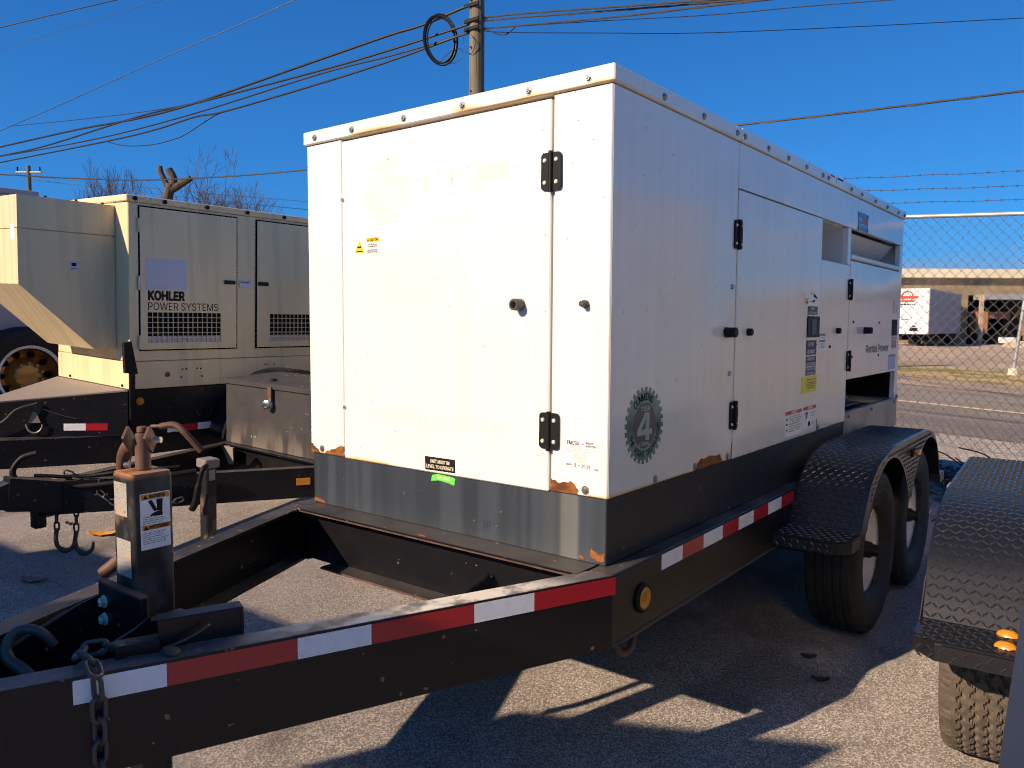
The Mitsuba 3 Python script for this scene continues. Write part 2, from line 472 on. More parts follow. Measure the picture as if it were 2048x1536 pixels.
# faces that stickers lie on: a point (a, z) proud by h
def on_front(a, z, h=0.0, y=0.0):
    return V(a, y - h, z), V(1, 0, 0), V(0, 0, 1)


def on_side(a, z, h=0.0, x=0.0):
    return V(x + h, a, z), V(0, 1, 0), V(0, 0, 1)


def patch(face, a0, a1, z0, z1, h=0.0002, t=0.0010, **k):
    o, u, v = face(a0, z0, h, **k)
    return prism([(0, 0), (a1 - a0, 0), (a1 - a0, z1 - z0), (0, z1 - z0)], o, u, v, t)


def lettering(face, s, a0, a1, z, height, h=0.0014, bold=True, **k):
    o, u, v = face(a0, z, h, **k)
    return place(text(s, height, a1 - a0, bold, 0.0006), o, u, v)


def print_lines(face, a0, a1, zs, th, h=0.0014, seed=1, **k):
    """Rows of small print too fine to read: word-long dashes."""
    r = random.Random(seed); out = []
    for z in zs:
        a = a0; end = a1 - r.random() * 0.25 * (a1 - a0)
        while a < end:
            w = min(r.uniform(0.06, 0.2) * (a1 - a0), end - a)
            out.append(patch(face, a, a + w, z, z + th, h, 0.0005, **k)); a += w + 0.03 * (a1 - a0)
    return cat(out)


class Thing:
    """One top-level thing; add() makes its parts and sub-parts entries of the scene."""

    def __init__(self, name, label, category, group=None, to_world=None):
        k = 1; self.key = name
        while self.key in USED:
            self.key = f'{name}_{k:03d}'; k += 1
        USED.add(self.key)
        self.tw = to_world
        labels[self.key] = {'label': label, 'category': category}
        if group:
            labels[self.key]['group'] = group

    def add(self, name, mesh, mat, smooth=30, parent=None, label=None, stuff=False):
        base = (parent or self.key) + '__' + name
        key = base; k = 1
        while key in scene or key in USED:
            key = f'{base}_{k:03d}'; k += 1
        USED.add(key)
        if isinstance(mesh, (list, tuple)) and not isinstance(mesh[0], np.ndarray):
            mesh = cat(mesh)
        d = mikit.ply(mesh, 'mat_' + mat, smooth)
        if self.tw is not None:
            d['to_world'] = self.tw
        scene[key] = d
        if label or stuff:
            labels[key] = {}
            if label: labels[key]['label'] = label
            if stuff: labels[key]['kind'] = 'stuff'
        return key


USED = set()


def single(name, mesh, mat, label, category, smooth=30, group=None, kind=None):
    t = Thing(name, label, category, group)
    d = mikit.ply(cat(mesh) if isinstance(mesh, list) else mesh, 'mat_' + mat, smooth)
    scene[t.key] = d
    if kind:
        labels[t.key]['kind'] = kind
    return t.key


def structure(name, mesh, mat, smooth=True):
    scene[name] = mikit.ply(mesh, 'mat_' + mat, smooth); USED.add(name)
    labels[name] = {'kind': 'structure'}


def hexbolt(p, d, r=0.009, h=0.006, washer=1.5):
    p, d = np.asarray(p, float), np.asarray(d, float)
    return cat([rod(p - d * 0.001, p + d * 0.002, r * washer, 14), rod(p + d * 0.002, p + d * (0.002 + h), r, 6), rod(p + d * (0.002 + h), p + d * (0.004 + h), r * 0.6, 8, r * 0.35)])


# ------------------------------------------------------------------ ground
def sstep(a, b, x):
    t = np.clip((np.asarray(x, float) - a) / (b - a), 0, 1)
    return t * t * (3 - 2 * t)


def ground_z(x, y):
    x, y = np.asarray(x, float), np.asarray(y, float)
    near = 0.05 * np.clip(-1.4 - x, 0, 9)
    far = 0.02 - 0.05 * (np.clip(x, -12, 7) + 0.3)
    t = sstep(4.0, 8.5, y) * (1 - 0.75 * sstep(30, 60, y))
    return near * (1 - sstep(4.0, 8.5, y)) + far * t


def sheet(xs, ys, lift=0.0):
    X, Y = np.meshgrid(xs, ys, indexing='ij')
    v = np.stack([X, Y, ground_z(X, Y) + lift], -1).reshape(-1, 3)
    n, m = len(xs), len(ys); f = []
    i, j = np.meshgrid(np.arange(n - 1), np.arange(m - 1), indexing='ij')
    a = (i * m + j).ravel()
    f = np.vstack([np.stack([a, a + m, a + m + 1], 1), np.stack([a, a + m + 1, a + 1], 1)])
    return trimesh.Trimesh(v, f, process=False)


gx = np.concatenate([np.linspace(-500, -20, 13)[:-1], np.linspace(-20, 14, 69), np.linspace(14, 400, 12)[1:]])
gy = np.concatenate([np.linspace(-300, -12, 9)[:-1], np.linspace(-12, 30, 85), np.linspace(30, 70, 21)[1:], np.linspace(70, 600, 8)[1:]])
structure('ground', sheet(gx, gy), 'asphalt')
rx = np.concatenate([np.linspace(-200, -20, 10)[:-1], np.linspace(-20, 14, 69), np.linspace(14, 200, 10)[1:]])


def strip(y0, y1, n, lift):
    return sheet(rx, np.linspace(y0, y1, n), lift)


structure('road', strip(9.6, 17.2, 20, 0.006), 'road')
structure('road_edge_line', strip(13.25, 13.45, 3, 0.012), 'kerb')
structure('pavement', strip(17.2, 19.6, 8, 0.014), 'far_lot')
structure('verge', strip(19.6, 25.5, 14, 0.02), 'verge')
structure('far_lot', strip(25.5, 62.0, 40, 0.016), 'far_lot')


# ------------------------------------------------------------------ wheels
def tyre_mesh(R, w, rim, grooves, n=72):
    """Turned about x: sidewalls, rounded shoulders and a tread with circumferential grooves."""
    h = w / 2
    prof = [(rim - 0.012, -h * 0.62), (rim + 0.006, -h * 0.80), (rim + 0.05, -h * 0.97), (R * 0.80, -h * 1.02), (R * 0.90, -h * 0.98), (R * 0.955, -h * 0.90), (R * 0.985, -h * 0.80)]
    half = h * 0.76
    xs = [-half]
    tread = [(R * 0.995, -half)]
    for g in grooves:
        c = g * half
        tread += [(R, c - 0.006), (R - 0.009, c - 0.0035), (R - 0.009, c + 0.0035), (R, c + 0.006)]
    tread += [(R * 0.995, half)]
    prof = prof + tread + [(r, -x) for r, x in prof[::-1]]
    m = lathe(prof, n)
    return place(m, V(0, 0, 0), V(0, 1, 0), V(0, 0, 1), V(1, 0, 0))


def tread_tyre_mesh(R, w, rim, n=300):
    """A worn truck tyre: zigzag grooves, sipes and chunky ribs, turned about x."""
    h = w / 2; half = h * 0.80
    th = np.arange(n) * 2 * PI / n
    xs = np.linspace(-half, half, 76)
    TH, XS = np.meshgrid(th, xs, indexing='ij')
    tri = lambda t: 2 * np.abs(2 * (t - np.floor(t + 0.5))) - 1
    r = np.full(TH.shape, R) - 0.006 * (XS / half) ** 4
    for c, ph in ((-0.56, 0.0), (-0.19, 0.5), (0.19, 0.0), (0.56, 0.5)):
        z = np.clip(tri(TH * 54 / (2 * PI) + ph) * 1.8, -1, 1) * 0.006
        d = np.abs(XS - c * half - z)
        r -= 0.011 * np.clip((0.0075 - d) / 0.0022, 0, 1)
    sh = np.abs(XS) > 0.84 * half
    r -= np.where(sh & (np.abs(tri(TH * 54 / (2 * PI))) < 0.16), 0.006, 0)
    p = np.stack([TH, XS * 60, TH * 0], -1)
    r += 0.0022 * (meshkit.noise(np.stack([np.cos(TH) * 45, np.sin(TH) * 45, XS * 90], -1), 2) - 0.5)
    side = [(rim - 0.012, -h * 0.62), (rim + 0.006, -h * 0.80), (rim + 0.05, -h * 0.97), (R * 0.80, -h * 1.02), (R * 0.90, -h * 0.99), (R * 0.955, -h * 0.94)]
    cols_r = [np.full(n, a) for a, _ in side] + [r[:, k] for k in range(len(xs))] + [np.full(n, a) for a, _ in side[::-1]]
    cols_x = [np.full(n, b) for _, b in side] + [XS[:, k] for k in range(len(xs))] + [np.full(n, -b) for _, b in side[::-1]]
    RR, XX = np.array(cols_r), np.array(cols_x)
    v = np.stack([XX, RR * np.cos(th), RR * np.sin(th)], -1).reshape(-1, 3)
    m = len(RR); i, j = np.meshgrid(np.arange(m - 1), np.arange(n), indexing='ij')
    a, b = (i * n + j).ravel(), (i * n + (j + 1) % n).ravel()
    f = np.vstack([np.stack([a, a + n, b + n], 1), np.stack([a, b + n, b], 1)])
    return trimesh.Trimesh(v, f, process=False)


def rim_mesh(rim, w, s=1):
    """Wheel disc turned about x, its dish facing s * x."""
    h = w / 2
    prof = [(rim + 0.012, h * 0.72), (rim + 0.014, h * 0.66), (rim, h * 0.62), (rim - 0.016, h * 0.52), (rim - 0.022, h * 0.1), (rim - 0.04, -h * 0.08), (rim * 0.70, -h * 0.02), (rim * 0.55, h * 0.16), (rim * 0.40, h * 0.20), (rim * 0.02, h * 0.20)]
    m = lathe(prof, 48)
    return place(m, V(0, 0, 0), V(0, 1, 0), V(0, 0, 1) * s, V(s, 0, 0))


TYRE = tyre_mesh(0.39, 0.235, 0.208, (-0.62, -0.22, 0.22, 0.62))
TYRE_TREAD = tread_tyre_mesh(0.39, 0.245, 0.208)
RIMS = {1: rim_mesh(0.208, 0.235, 1), -1: rim_mesh(0.208, 0.235, -1)}


def moved(m, t):
    m = m.copy(); m.apply_translation(t)
    return m


def wheel(t, x, y, z, s, tread=False):
    c = V(x, y, z)
    k = t.add('wheel', moved(RIMS[s], c), 'rim_paint', 40)
    t.add('tyre', moved(TYRE_TREAD if tread else TYRE, c), 'dusty_rubber' if tread else 'rubber', 25, k)
    d = V(s, 0, 0)
    t.add('hub', [rod(c + d * 0.015, c + d * 0.085, 0.042, 20, 0.038), rod(c + d * 0.085, c + d * 0.125, 0.030, 20, 0.026)], 'black_plastic', 30, k)
    nuts = []
    for i in range(6):
        a = i * PI / 3 + 0.3
        q = c + V(0, math.cos(a), math.sin(a)) * 0.072
        nuts.append(rod(q + d * 0.016, q + d * 0.042, 0.011, 6))
    for m in nuts:
        t.add('wheel_nut', m, 'bolt_steel', False, k)


# ------------------------------------------------------------------ fenders with raised tread lugs
FP = [(1.445, 0.580), (1.505, 0.665), (1.575, 0.752), (1.67, 0.815), (1.80, 0.858), (1.96, 0.880), (2.12, 0.885), (2.68, 0.885), (2.84, 0.874), (2.97, 0.838), (3.07, 0.765), (3.14, 0.672), (3.19, 0.580)]


def lug(o, u, v, w, ln=0.0128, wd=0.0036, ht=0.0030):
    """One raised almond-shaped lug: length along u, height along w."""
    a = [(-1, 0), (-0.5, 0.8), (0.5, 0.8), (1, 0), (0.5, -0.8), (-0.5, -0.8)]
    vs = [o + u * ln * p + v * wd * q for p, q in a] + [o - u * ln * 0.45 + w * ht, o + u * ln * 0.45 + w * ht]
    f = [[0, 5, 6], [5, 4, 6], [4, 7, 6], [4, 3, 7], [3, 2, 7], [2, 1, 7], [1, 6, 7], [1, 0, 6]]
    return np.array(vs), np.array(f)


def lugs_on(surface, s0, s1, x0, x1, ps=0.0295, px_=0.0185):
    """surface(s) -> point (y, z) and tangent; lugs alternate by 45 degrees."""
    vs, fs, k = [], [], 0
    for i, s in enumerate(np.arange(s0 + ps * 0.5, s1, ps)):
        for j, x in enumerate(np.arange(x0 + px_ * 0.6, x1 - px_ * 0.4, px_)):
            (py, pz), (ty, tz) = surface(s)
            tdir, wdir, xd = V(0, ty, tz), V(0, -tz, ty), V(1, 0, 0)
            sg = 1 if (i + j) % 2 else -1
            u = (xd * sg + tdir) / math.sqrt(2); v = np.cross(wdir, u)
            a, f = lug(V(x, py, pz) + wdir * 0.0002, u, v, wdir)
            vs.append(a); fs.append(f + k); k += len(a)
    return trimesh.Trimesh(np.vstack(vs), np.vstack(fs), process=False)


def along(pts):
    p = np.asarray(pts, float); d = np.linalg.norm(np.diff(p, axis=0), axis=1); c = np.concatenate([[0], np.cumsum(d)])

    def f(s):
        k = min(int(np.searchsorted(c, s, 'right')) - 1, len(d) - 1)
        t = (s - c[k]) / d[k]
        return tuple(p[k] * (1 - t) + p[k + 1] * t), tuple((p[k + 1] - p[k]) / d[k])
    return f, c[-1]


def fender(t, side, label=None):
    """side +1: outer edge at x = 0.355; -1: mirrored about the trailer's centre line x = -0.69."""
    mx = (lambda x: x) if side > 0 else (lambda x: -1.38 - x)
    xi, xo = 0.052, 0.355
    prof = smooth_path([(0, a, b) for a, b in FP], 4)[:, 1:]
    n = len(prof)
    tan = np.gradient(prof, axis=0); tan /= np.linalg.norm(tan, axis=1, keepdims=True)
    low = prof - np.stack([-tan[:, 1], tan[:, 0]], 1) * 0.005
    loop = np.vstack([prof, low[::-1]])
    pl = Polygon(loop)
    A = prism(pl, V(min(mx(xi), mx(xo)), 0, 0), V(0, 1, 0), V(0, 0, 1), xo - xi)
    # outer valance with two wheel arches
    val = Polygon(np.vstack([low, [(3.19, 0.575), (1.445, 0.575)]])).buffer(0)
    cut = unary_union([Point(1.95, 0.40).buffer(0.437, 32), Point(2.83, 0.40).buffer(0.437, 32), sbox(0, 0, 5, 0.50)])
    val = val.difference(cut)
    vx = mx(xo) - 0.005 if side > 0 else mx(xo)
    B = prism(val, V(vx, 0, 0), V(0, 1, 0), V(0, 0, 1), 0.005)
    # flat step plates front and rear with turned-down skirts
    steps = []
    for y0, y1, dirn in ((1.445, 1.255, -1), (3.19, 3.37, 1)):
        c = 0.06
        pp = [(xi, y0), (xo, y0), (xo, y1 - dirn * c), (xo - c, y1), (xi - 0.0, y1)]
        pp = [(mx(a), b) for a, b in pp]
        P = Polygon(pp)
        if not P.exterior.is_ccw: P = Polygon(pp[::-1])
        steps.append(prism(P, V(0, 0, 0.577), V(1, 0, 0), V(0, 1, 0), 0.005))
        ring = P.exterior
        wall = ring.buffer(0.0025).difference(sbox(-5, min(y0 - 0.001, y0 + 0.001) if dirn > 0 else y0 - 0.004, 5, y0 + 0.004 if dirn > 0 else 9))
        steps.append(prism(wall, V(0, 0, 0.530), V(1, 0, 0), V(0, 1, 0), 0.0455))
    k = t.add('fender', [A, B] + steps, 'plate_paint', 30, label=label)
    f, L = along(prof)
    x0, x1 = sorted((mx(xi), mx(xo)))
    lm = lugs_on(f, 0, L, x0 + 0.004, x1 - 0.004)
    g, _ = along([(1.262, 0.582), (1.44, 0.582)])
    lm2 = lugs_on(g, 0, 0.178, x0 + 0.006, x1 - 0.01)
    # lugs of the front skirt (upright)
    g3, _ = along([(1.2520, 0.532), (1.2521, 0.576)])
    vs = []
    for i, z in enumerate((0.543, 0.563)):
        for j, x in enumerate(np.arange(x0 + 0.02, x1 - 0.07, 0.029)):
            sg = 1 if (i + j) % 2 else -1
            u = V(sg, 0, 1) / math.sqrt(2)
            a, ff = lug(V(x, 1.2523, z), u, np.cross(V(0, -1, 0), u), V(0, -1, 0))
            vs.append(trimesh.Trimesh(a, ff, process=False))
    # lugs of the valance
    for i, y in enumerate(np.arange(1.6, 3.1, 0.022)):
        for j, z in enumerate(np.arange(0.59, 0.88, 0.022)):
            if val.buffer(-0.012).contains(Point(y, z)):
                sg = 1 if (i + j) % 2 else -1
                u = V(0, sg, 1) / math.sqrt(2); w = V(side, 0, 0)
                a, ff = lug(V(mx(xo) + 0.0002 * side, y, z), u, np.cross(w, u), w, 0.011)
                vs.append(trimesh.Trimesh(a, ff, process=False))
    t.add('tread_lugs', [lm, lm2] + vs, 'lug_paint', 40, k, stuff=True)
    return k


# ------------------------------------------------------------------ a towable generator: trailer chassis shared by two of them
def chassis(t, tread=False, front_gear=True):
    """Local frame: near front corner of the body above (0, 0); body x -1.38..0, y 0..3.69."""
    zt, zb = 0.724, 0.512
    # side rails: channels with the web outside
    for s, nm in ((1, 'near'), (-1, 'far')):
        mx = (lambda x: x) if s > 0 else (lambda x: -1.38 - x)
        def bx(a, b, *r):
            a, b = sorted((mx(a), mx(b)))
            return hexa(a, b, *r, 0.003)
        rail = [bx(0.042, 0.050, -0.052, 3.72, zb + 0.006, zt - 0.006), bx(-0.03, 0.050, -0.050, 3.72, zt - 0.0065, zt + 0.003), bx(-0.03, 0.053, -0.050, 3.72, zb - 0.003, zb + 0.0065)]
        t.add('side_rail', rail, 'black_paint', 20)
    # tongue beams
    for s in (1, -1):
        P0, P1 = V(0.050, -0.050), V(-0.640, -1.722)
        d = (P1 - P0) / np.linalg.norm(P1 - P0); nrm = V(d[1], -d[0]) * -1
        if nrm[0] > 0: nrm = -nrm          # inwards
        def prof(a, b, z0, z1, e0=0.0):
            q = [P0 + nrm * a, P1 + nrm * a, P1 + nrm * b, P0 + nrm * b + d * (-e0)]
            if s < 0: q = [V(-1.38 - p[0], p[1]) for p in q]
            pl = Polygon(q)
            if not pl.exterior.is_ccw: pl = Polygon(q[::-1])
            return prism(pl, V(0, 0, z0), V(1, 0, 0), V(0, 1, 0), z1 - z0)
        t.add('tongue_beam', [prof(0, 0.008, zb + 0.008, zt - 0.008), prof(0, 0.070, zt - 0.0085, zt + 0.0015, 0.02), prof(0, 0.070, zb - 0.0015, zb + 0.0085, 0.02)], 'black_paint', 20)
    # front cross member: channel open towards the coupler
    t.add('cross_member', [hexa(-1.345, -0.035, -0.105, 0.02, zt - 0.0085, zt + 0.0045, 0.002), hexa(-1.33, -0.05, -0.036, -0.028, zb, zt - 0.008), hexa(-1.20, -0.11, -0.104, -0.03, zb - 0.001, zb + 0.009, 0.002), hexa(-1.425, -1.33, -0.06, 0.02, zb + 0.002, zt - 0.009), hexa(-0.05, 0.041, -0.05, 0.02, zb + 0.002, zt - 0.009)], 'black_paint', 20)
    t.add('coupler', [hull([(-0.79, -1.70, zb), (-0.59, -1.70, zb), (-0.79, -1.70, zt), (-0.59, -1.70, zt), (-0.74, -2.02, zb + 0.02), (-0.64, -2.02, zb + 0.02), (-0.74, -2.02, zt - 0.04), (-0.64, -2.02, zt - 0.04)]), moved(lathe([(0.055, -0.02), (0.075, 0), (0.055, 0.02), (0.035, 0), (0.055, -0.02)], 24), V(-0.69, -2.09, 0.62))], 'black_paint', 30)
    # running gear
    for y in (1.95, 2.83):
        t.add('axle', [hexa(-1.46, 0.08, y - 0.035, y + 0.035, 0.33, 0.40, 0.01), hexa(-0.02, 0.03, y - 0.36, y + 0.36, 0.425, 0.455, 0.005), hexa(-1.41, -1.36, y - 0.36, y + 0.36, 0.425, 0.455, 0.005)], 'black_paint', 20)
    t.add('underframe', [hexa(-1.34, -0.04, y, y + 0.07, 0.55, 0.70, 0.004) for y in (0.9, 1.7, 2.35, 3.1, 3.6)], 'black_paint', 20)
    for y in (1.95, 2.83):
        wheel(t, 0.195, y, 0.39, 1, tread and y < 2)
        wheel(t, -1.575, y, 0.39, -1, tread)


def body_shell(t):
    """Skid base, side and front panels, roof of the near generator's kind, without its markings."""
    t.add('fuel_base', hexa(-1.372, -0.006, 0.006, 3.66, 0.728, 0.931, 0.003), 'base_paint', 20)


WG = Thing('generator_trailer', 'large white generator enclosure on a black tandem axle trailer, filling the centre of the picture', 'generator')
chassis(WG)
body_shell(WG)
fender(WG, 1)
fender(WG, -1)

# --- front face
P = 0.004
strip_l = WG.add('front_panel', hexa(-1.380, -1.1785, 0, 0.03, 0.932, 2.134, 0.003), 'white_paint', 20)
door_f = WG.add('front_door', hexa(-1.1735, -0.2115, -0.003, 0.03, 0.928, 2.1245, 0.004), 'white_paint', 20)
strip_r = WG.add('front_panel', hexa(-0.2050, -0.0015, 0, 0.03, 0.932, 2.134, 0.003), 'white_paint', 20)
WG.add('front_backing', hexa(-1.36, -0.05, 0.031, 0.05, 0.94, 2.13), 'dark_hole', False)
for z in (1.908, 1.120):
    hk = WG.add('hinge', [prism(Polygon([(-0.036, -0.056), (0.036, -0.056), (0.036, 0.056), (-0.036, 0.056)]).buffer(-0.012).buffer(0.012), V(-0.208, -0.0035, z), V(1, 0, 0), V(0, 0, 1), 0.006), rod((-0.208, -0.011, z - 0.062), (-0.208, -0.011, z + 0.060), 0.0075, 12)], 'black_plastic', 30)
    for dx in (-0.022, 0.020):
        for dz in (-0.033, 0.033):
            WG.add('hinge_screw', lathe([(0.0001, 0.005), (0.005, 0.0042), (0.0068, 0.002), (0.007, 0)], 14).apply_transform(np.array([[1, 0, 0, -0.208 + dx], [0, 0, -1, -0.0095], [0, 1, 0, z + dz], [0, 0, 0, 1.0]])), 'rivet_cream', 40, hk)
lt = WG.add('door_knob', [rod((-0.325, -0.003, 1.509), (-0.325, -0.040, 1.509), 0.0195, 28, 0.0185, 0.002)], 'knob_plastic', 35)
WG.add('key_socket', rod((-0.325, -0.0385, 1.509), (-0.325, -0.0408, 1.509), 0.0105, 20), 'dark_hole', 35, lt)
k2 = WG.add('panel_catch', [rod((-0.083, 0, 1.509), (-0.083, -0.012, 1.509), 0.012, 20), rod((-0.083, -0.012, 1.509), (-0.083, -0.026, 1.509), 0.0105, 20, 0.009)], 'knob_plastic', 35)
WG.add('pin', rod((-0.081, -0.026, 1.508), (-0.081, -0.029, 1.508), 0.004, 10), 'bright_steel', 35, k2)
for x, z in ((-1.166, 1.910), (-1.166, 1.127)):
    WG.add('snap_pin', [rod((x, -0.003, z), (x, -0.011, z), 0.0075, 14, 0.006)], 'bolt_steel', 35)
# front edge of roof
ROOF0 = WG.add('roof', hexa(-1.390, 0.010, -0.010, 0.9225, 2.1365, 2.1865, 0.004), 'roof_paint', 20)
ROOF1 = WG.add('roof', hexa(-1.390, 0.010, 0.9265, 3.695, 2.1365, 2.1865, 0.004), 'roof_paint', 20)
for x in (-1.318, -1.104, -0.833, -0.562, -0.292, -0.077):
    WG.add('bolt', hexbolt((x, -0.010, 2.158), (0, -1, 0), 0.0085, 0.0055), 'bolt_steel', 20, ROOF0)
for y in (0.292, 0.583, 0.876, 0.949, 1.196, 1.433, 1.671, 1.914, 2.001, 2.402, 2.608, 2.899, 3.183, 3.47, 3.64):
    WG.add('bolt', hexbolt((0.010, y, 2.157), (1, 0, 0), 0.0085, 0.0055), 'bolt_steel', 20, ROOF0 if y < 0.92 else ROOF1)
WG.add('panel_bolt', hexbolt((-1.310, 0, 0.952), (0, -1, 0), 0.008, 0.005, 1.7), 'bolt_steel', 20)
WG.add('panel_bolt', hexbolt((-0.077, 0, 0.951), (0, -1, 0), 0.008, 0.005, 1.7), 'bolt_steel', 20)
for y in (0.297, 0.593, 0.881, 1.999):
    WG.add('panel_bolt', hexbolt((0, y, 0.948), (1, 0, 0), 0.008, 0.005, 1.7), 'bolt_steel', 20)

# --- side face (x = 0) and hidden faces
D_ = -0.03
pan1 = WG.add('side_panel', hexa(D_, 0, 0.0035, 0.9245, 0.932, 2.134, 0.003), 'white_paint', 20)
door_s = WG.add('side_door', hexa(D_, 0.0015, 0.9335, 1.9690, 0.930, 1.9605, 0.003), 'white_paint', 20)
top_s = WG.add('side_panel', hexa(D_, 0.0, 0.9300, 3.684, 1.9660, 2.134, 0.002), 'white_paint', 20)
pan3 = WG.add('side_panel', hexa(D_, 0.0, 1.9745, 2.4720, 0.932, 1.7680, 0.003), 'white_paint', 20)
post1 = WG.add('side_panel', hexa(D_, 0.0, 2.4180, 2.4720, 1.7700, 1.9640, 0.002), 'white_paint', 20)
door_r = WG.add('rear_side_door', hexa(D_, 0.0015, 2.4800, 3.6000, 1.1560, 1.7950, 0.003), 'white_paint', 20)
sill = WG.add('air_slot_sill', rod((-0.012, 2.486, 1.818), (-0.012, 3.598, 1.818), 0.016, 14), 'plain_white', 35)
post2 = WG.add('corner_post', hexa(D_, 0.0, 3.6050, 3.684, 0.975, 1.9640, 0.002), 'white_paint', 20)
WG.add('kick_plate', hexa(D_, 0.002, 2.4720, 3.684, 0.792, 0.978, 0.003), 'bare_steel', 20)
for y, z in ((2.54, 0.953), (3.03, 0.955), (3.60, 0.957), (3.668, 0.985)):
    WG.add('panel_bolt', hexbolt((0.002, y, z), (1, 0, 0), 0.010, 0.006), 'bolt_steel', 20)
# square air inlet recess, long slot and lower opening
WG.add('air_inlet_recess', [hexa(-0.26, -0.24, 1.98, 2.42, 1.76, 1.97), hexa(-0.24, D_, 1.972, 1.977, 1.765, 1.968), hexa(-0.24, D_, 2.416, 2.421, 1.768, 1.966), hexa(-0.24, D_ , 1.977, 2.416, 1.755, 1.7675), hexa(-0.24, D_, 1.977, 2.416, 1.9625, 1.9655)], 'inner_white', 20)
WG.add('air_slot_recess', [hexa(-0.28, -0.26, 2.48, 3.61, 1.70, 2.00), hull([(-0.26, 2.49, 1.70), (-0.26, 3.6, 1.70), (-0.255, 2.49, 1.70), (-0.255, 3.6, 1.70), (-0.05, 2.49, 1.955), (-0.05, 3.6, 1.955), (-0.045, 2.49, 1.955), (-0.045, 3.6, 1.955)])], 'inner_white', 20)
WG.add('lower_recess', [hexa(-0.40, -0.38, 2.47, 3.66, 0.93, 1.17), hexa(-0.38, D_, 3.60, 3.605, 0.98, 1.154)], 'dark_hole', False)
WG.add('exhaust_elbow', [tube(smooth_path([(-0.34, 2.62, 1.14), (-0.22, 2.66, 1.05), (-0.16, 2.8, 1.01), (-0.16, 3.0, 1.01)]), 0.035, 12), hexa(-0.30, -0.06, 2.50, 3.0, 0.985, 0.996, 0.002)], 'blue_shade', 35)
WG.add('recess_panel', hexa(-0.20, -0.19, 2.47, 2.62, 0.99, 1.15), 'beige_dirty', 20)
WG.add('rear_wall', [hexa(-1.376, -0.002, 3.655, 3.684, 0.79, 2.134, 0.003)], 'white_paint', 20)
WG.add('far_side_wall', [hexa(-1.380, -1.352, 0.032, 3.65, 0.932, 2.134, 0.003)], 'white_paint', 20)
WG.add('inner_bulkhead', [hexa(-0.60, -0.58, 0.06, 3.64, 0.94, 2.13)], 'dark_hole', False)
for y, z in ((0.923, 1.790), (0.922, 1.102), (2.476, 1.640), (2.490, 1.258)):
    hk = WG.add('hinge', [prism(Polygon([(-0.036, -0.053), (0.036, -0.053), (0.036, 0.053), (-0.036, 0.053)]).buffer(-0.011).buffer(0.011), V(0.001, y + 0.004, z), V(0, 1, 0), V(0, 0, 1), 0.006), rod((0.010, y + 0.004, z - 0.056), (0.010, y + 0.004, z + 0.056), 0.0075, 12)], 'black_plastic', 30)
    for dy in (-0.022, 0.022):
        for dz in (-0.034, 0.034):
            WG.add('hinge_screw', rod((0.0068, y + 0.004 + dy, z + dz), (0.0105, y + 0.004 + dy, z + dz), 0.0068, 12, 0.004), 'rivet_cream', 40, hk)
for y, r in ((0.835, 0.0195), (1.052, 0.015), (2.265, 0.015), (2.800, 0.0195)):
    ln = 0.045 if r > 0.017 else 0.022
    WG.add('door_knob', [rod((0, y, 1.421), (ln, y, 1.421), r, 24, r * 0.95, 0.002)], 'black_plastic', 35)
for y, z in ((0.886, 1.592), (0.879, 1.265)):
    WG.add('snap_pin', [rod((0, y, z), (0.008, y, z), 0.010, 14, 0.008)], 'bolt_steel', 35)
for y, z in ((2.566, 1.468), (3.136, 1.467), (3.144, 1.271), (2.562, 1.277), (2.15, 1.342)):
    WG.add('snap_pin', [rod((0, y, z), (0.006, y, z), 0.008, 10, 0.006)], 'black_plastic', 35)

# --- rust where the paint has flaked off
def flake(face, pts, parent=None, seed=0, h=0.0002):
    p = np.asarray(pts, float); r = random.Random(seed); out = []
    n = len(p)
    for i in range(n):
        a, b = p[i], p[(i + 1) % n]
        out.append(a)
        k = max(1, int(np.linalg.norm(b - a) / 0.006))
        for j in range(1, k):
            q = a + (b - a) * j / k
            flat = abs(a[1] - b[1]) < 0.004 and a[1] < 0.94
            out.append(q + (0 if flat else V(r.uniform(-1, 1), r.uniform(-1, 1)) * 0.0035))
    pl = Polygon(out).buffer(0)
    o, u, v = face(0, 0, h)
    WG.add('rust_patch', prism(pl, o, u, v, 0.0008), 'rust', False, parent)


flake(on_front, [(-1.378, 0.934), (-1.322, 0.934), (-1.331, 0.947), (-1.350, 0.953), (-1.372, 0.970), (-1.378, 0.968)], strip_l, 1)
flake(on_front, [(-1.294, 0.934), (-1.180, 0.934), (-1.180, 0.974), (-1.196, 0.975), (-1.205, 0.972), (-1.24, 0.957), (-1.288, 0.945)], strip_l, 2)
flake(on_front, [(-0.204, 0.934), (-0.106, 0.934), (-0.100, 0.945), (-0.114, 0.962), (-0.131, 0.975), (-0.141, 0.966), (-0.156, 0.967), (-0.165, 0.963), (-0.180, 0.962), (-0.204, 0.972)], strip_r, 3)
flake(on_side, [(0.602, 0.934), (0.845, 0.934), (0.828, 0.950), (0.806, 0.966), (0.78, 0.962), (0.716, 0.972), (0.69, 0.966), (0.640, 0.970), (0.61, 0.952)], pan1, 4)
flake(on_side, [(0.915, 0.936), (0.9235, 0.936), (0.9235, 1.0), (0.918, 0.985)], pan1, 5)
flake(on_side, [(1.976, 0.936), (1.984, 0.936), (1.982, 0.985), (1.976, 0.99)], pan3, 6)
flake(lambda a, z, h=0: on_front(a, z, h, 0.006), [(-0.062, 0.752), (-0.030, 0.738), (-0.012, 0.742), (-0.008, 0.765), (-0.03, 0.760), (-0.055, 0.775)], None, 7, 0.0003)
flake(lambda a, z, h=0: on_front(a, z, h, 0.006), [(-0.100, 0.738), (-0.085, 0.733), (-0.082, 0.742), (-0.094, 0.750)], None, 8, 0.0003)
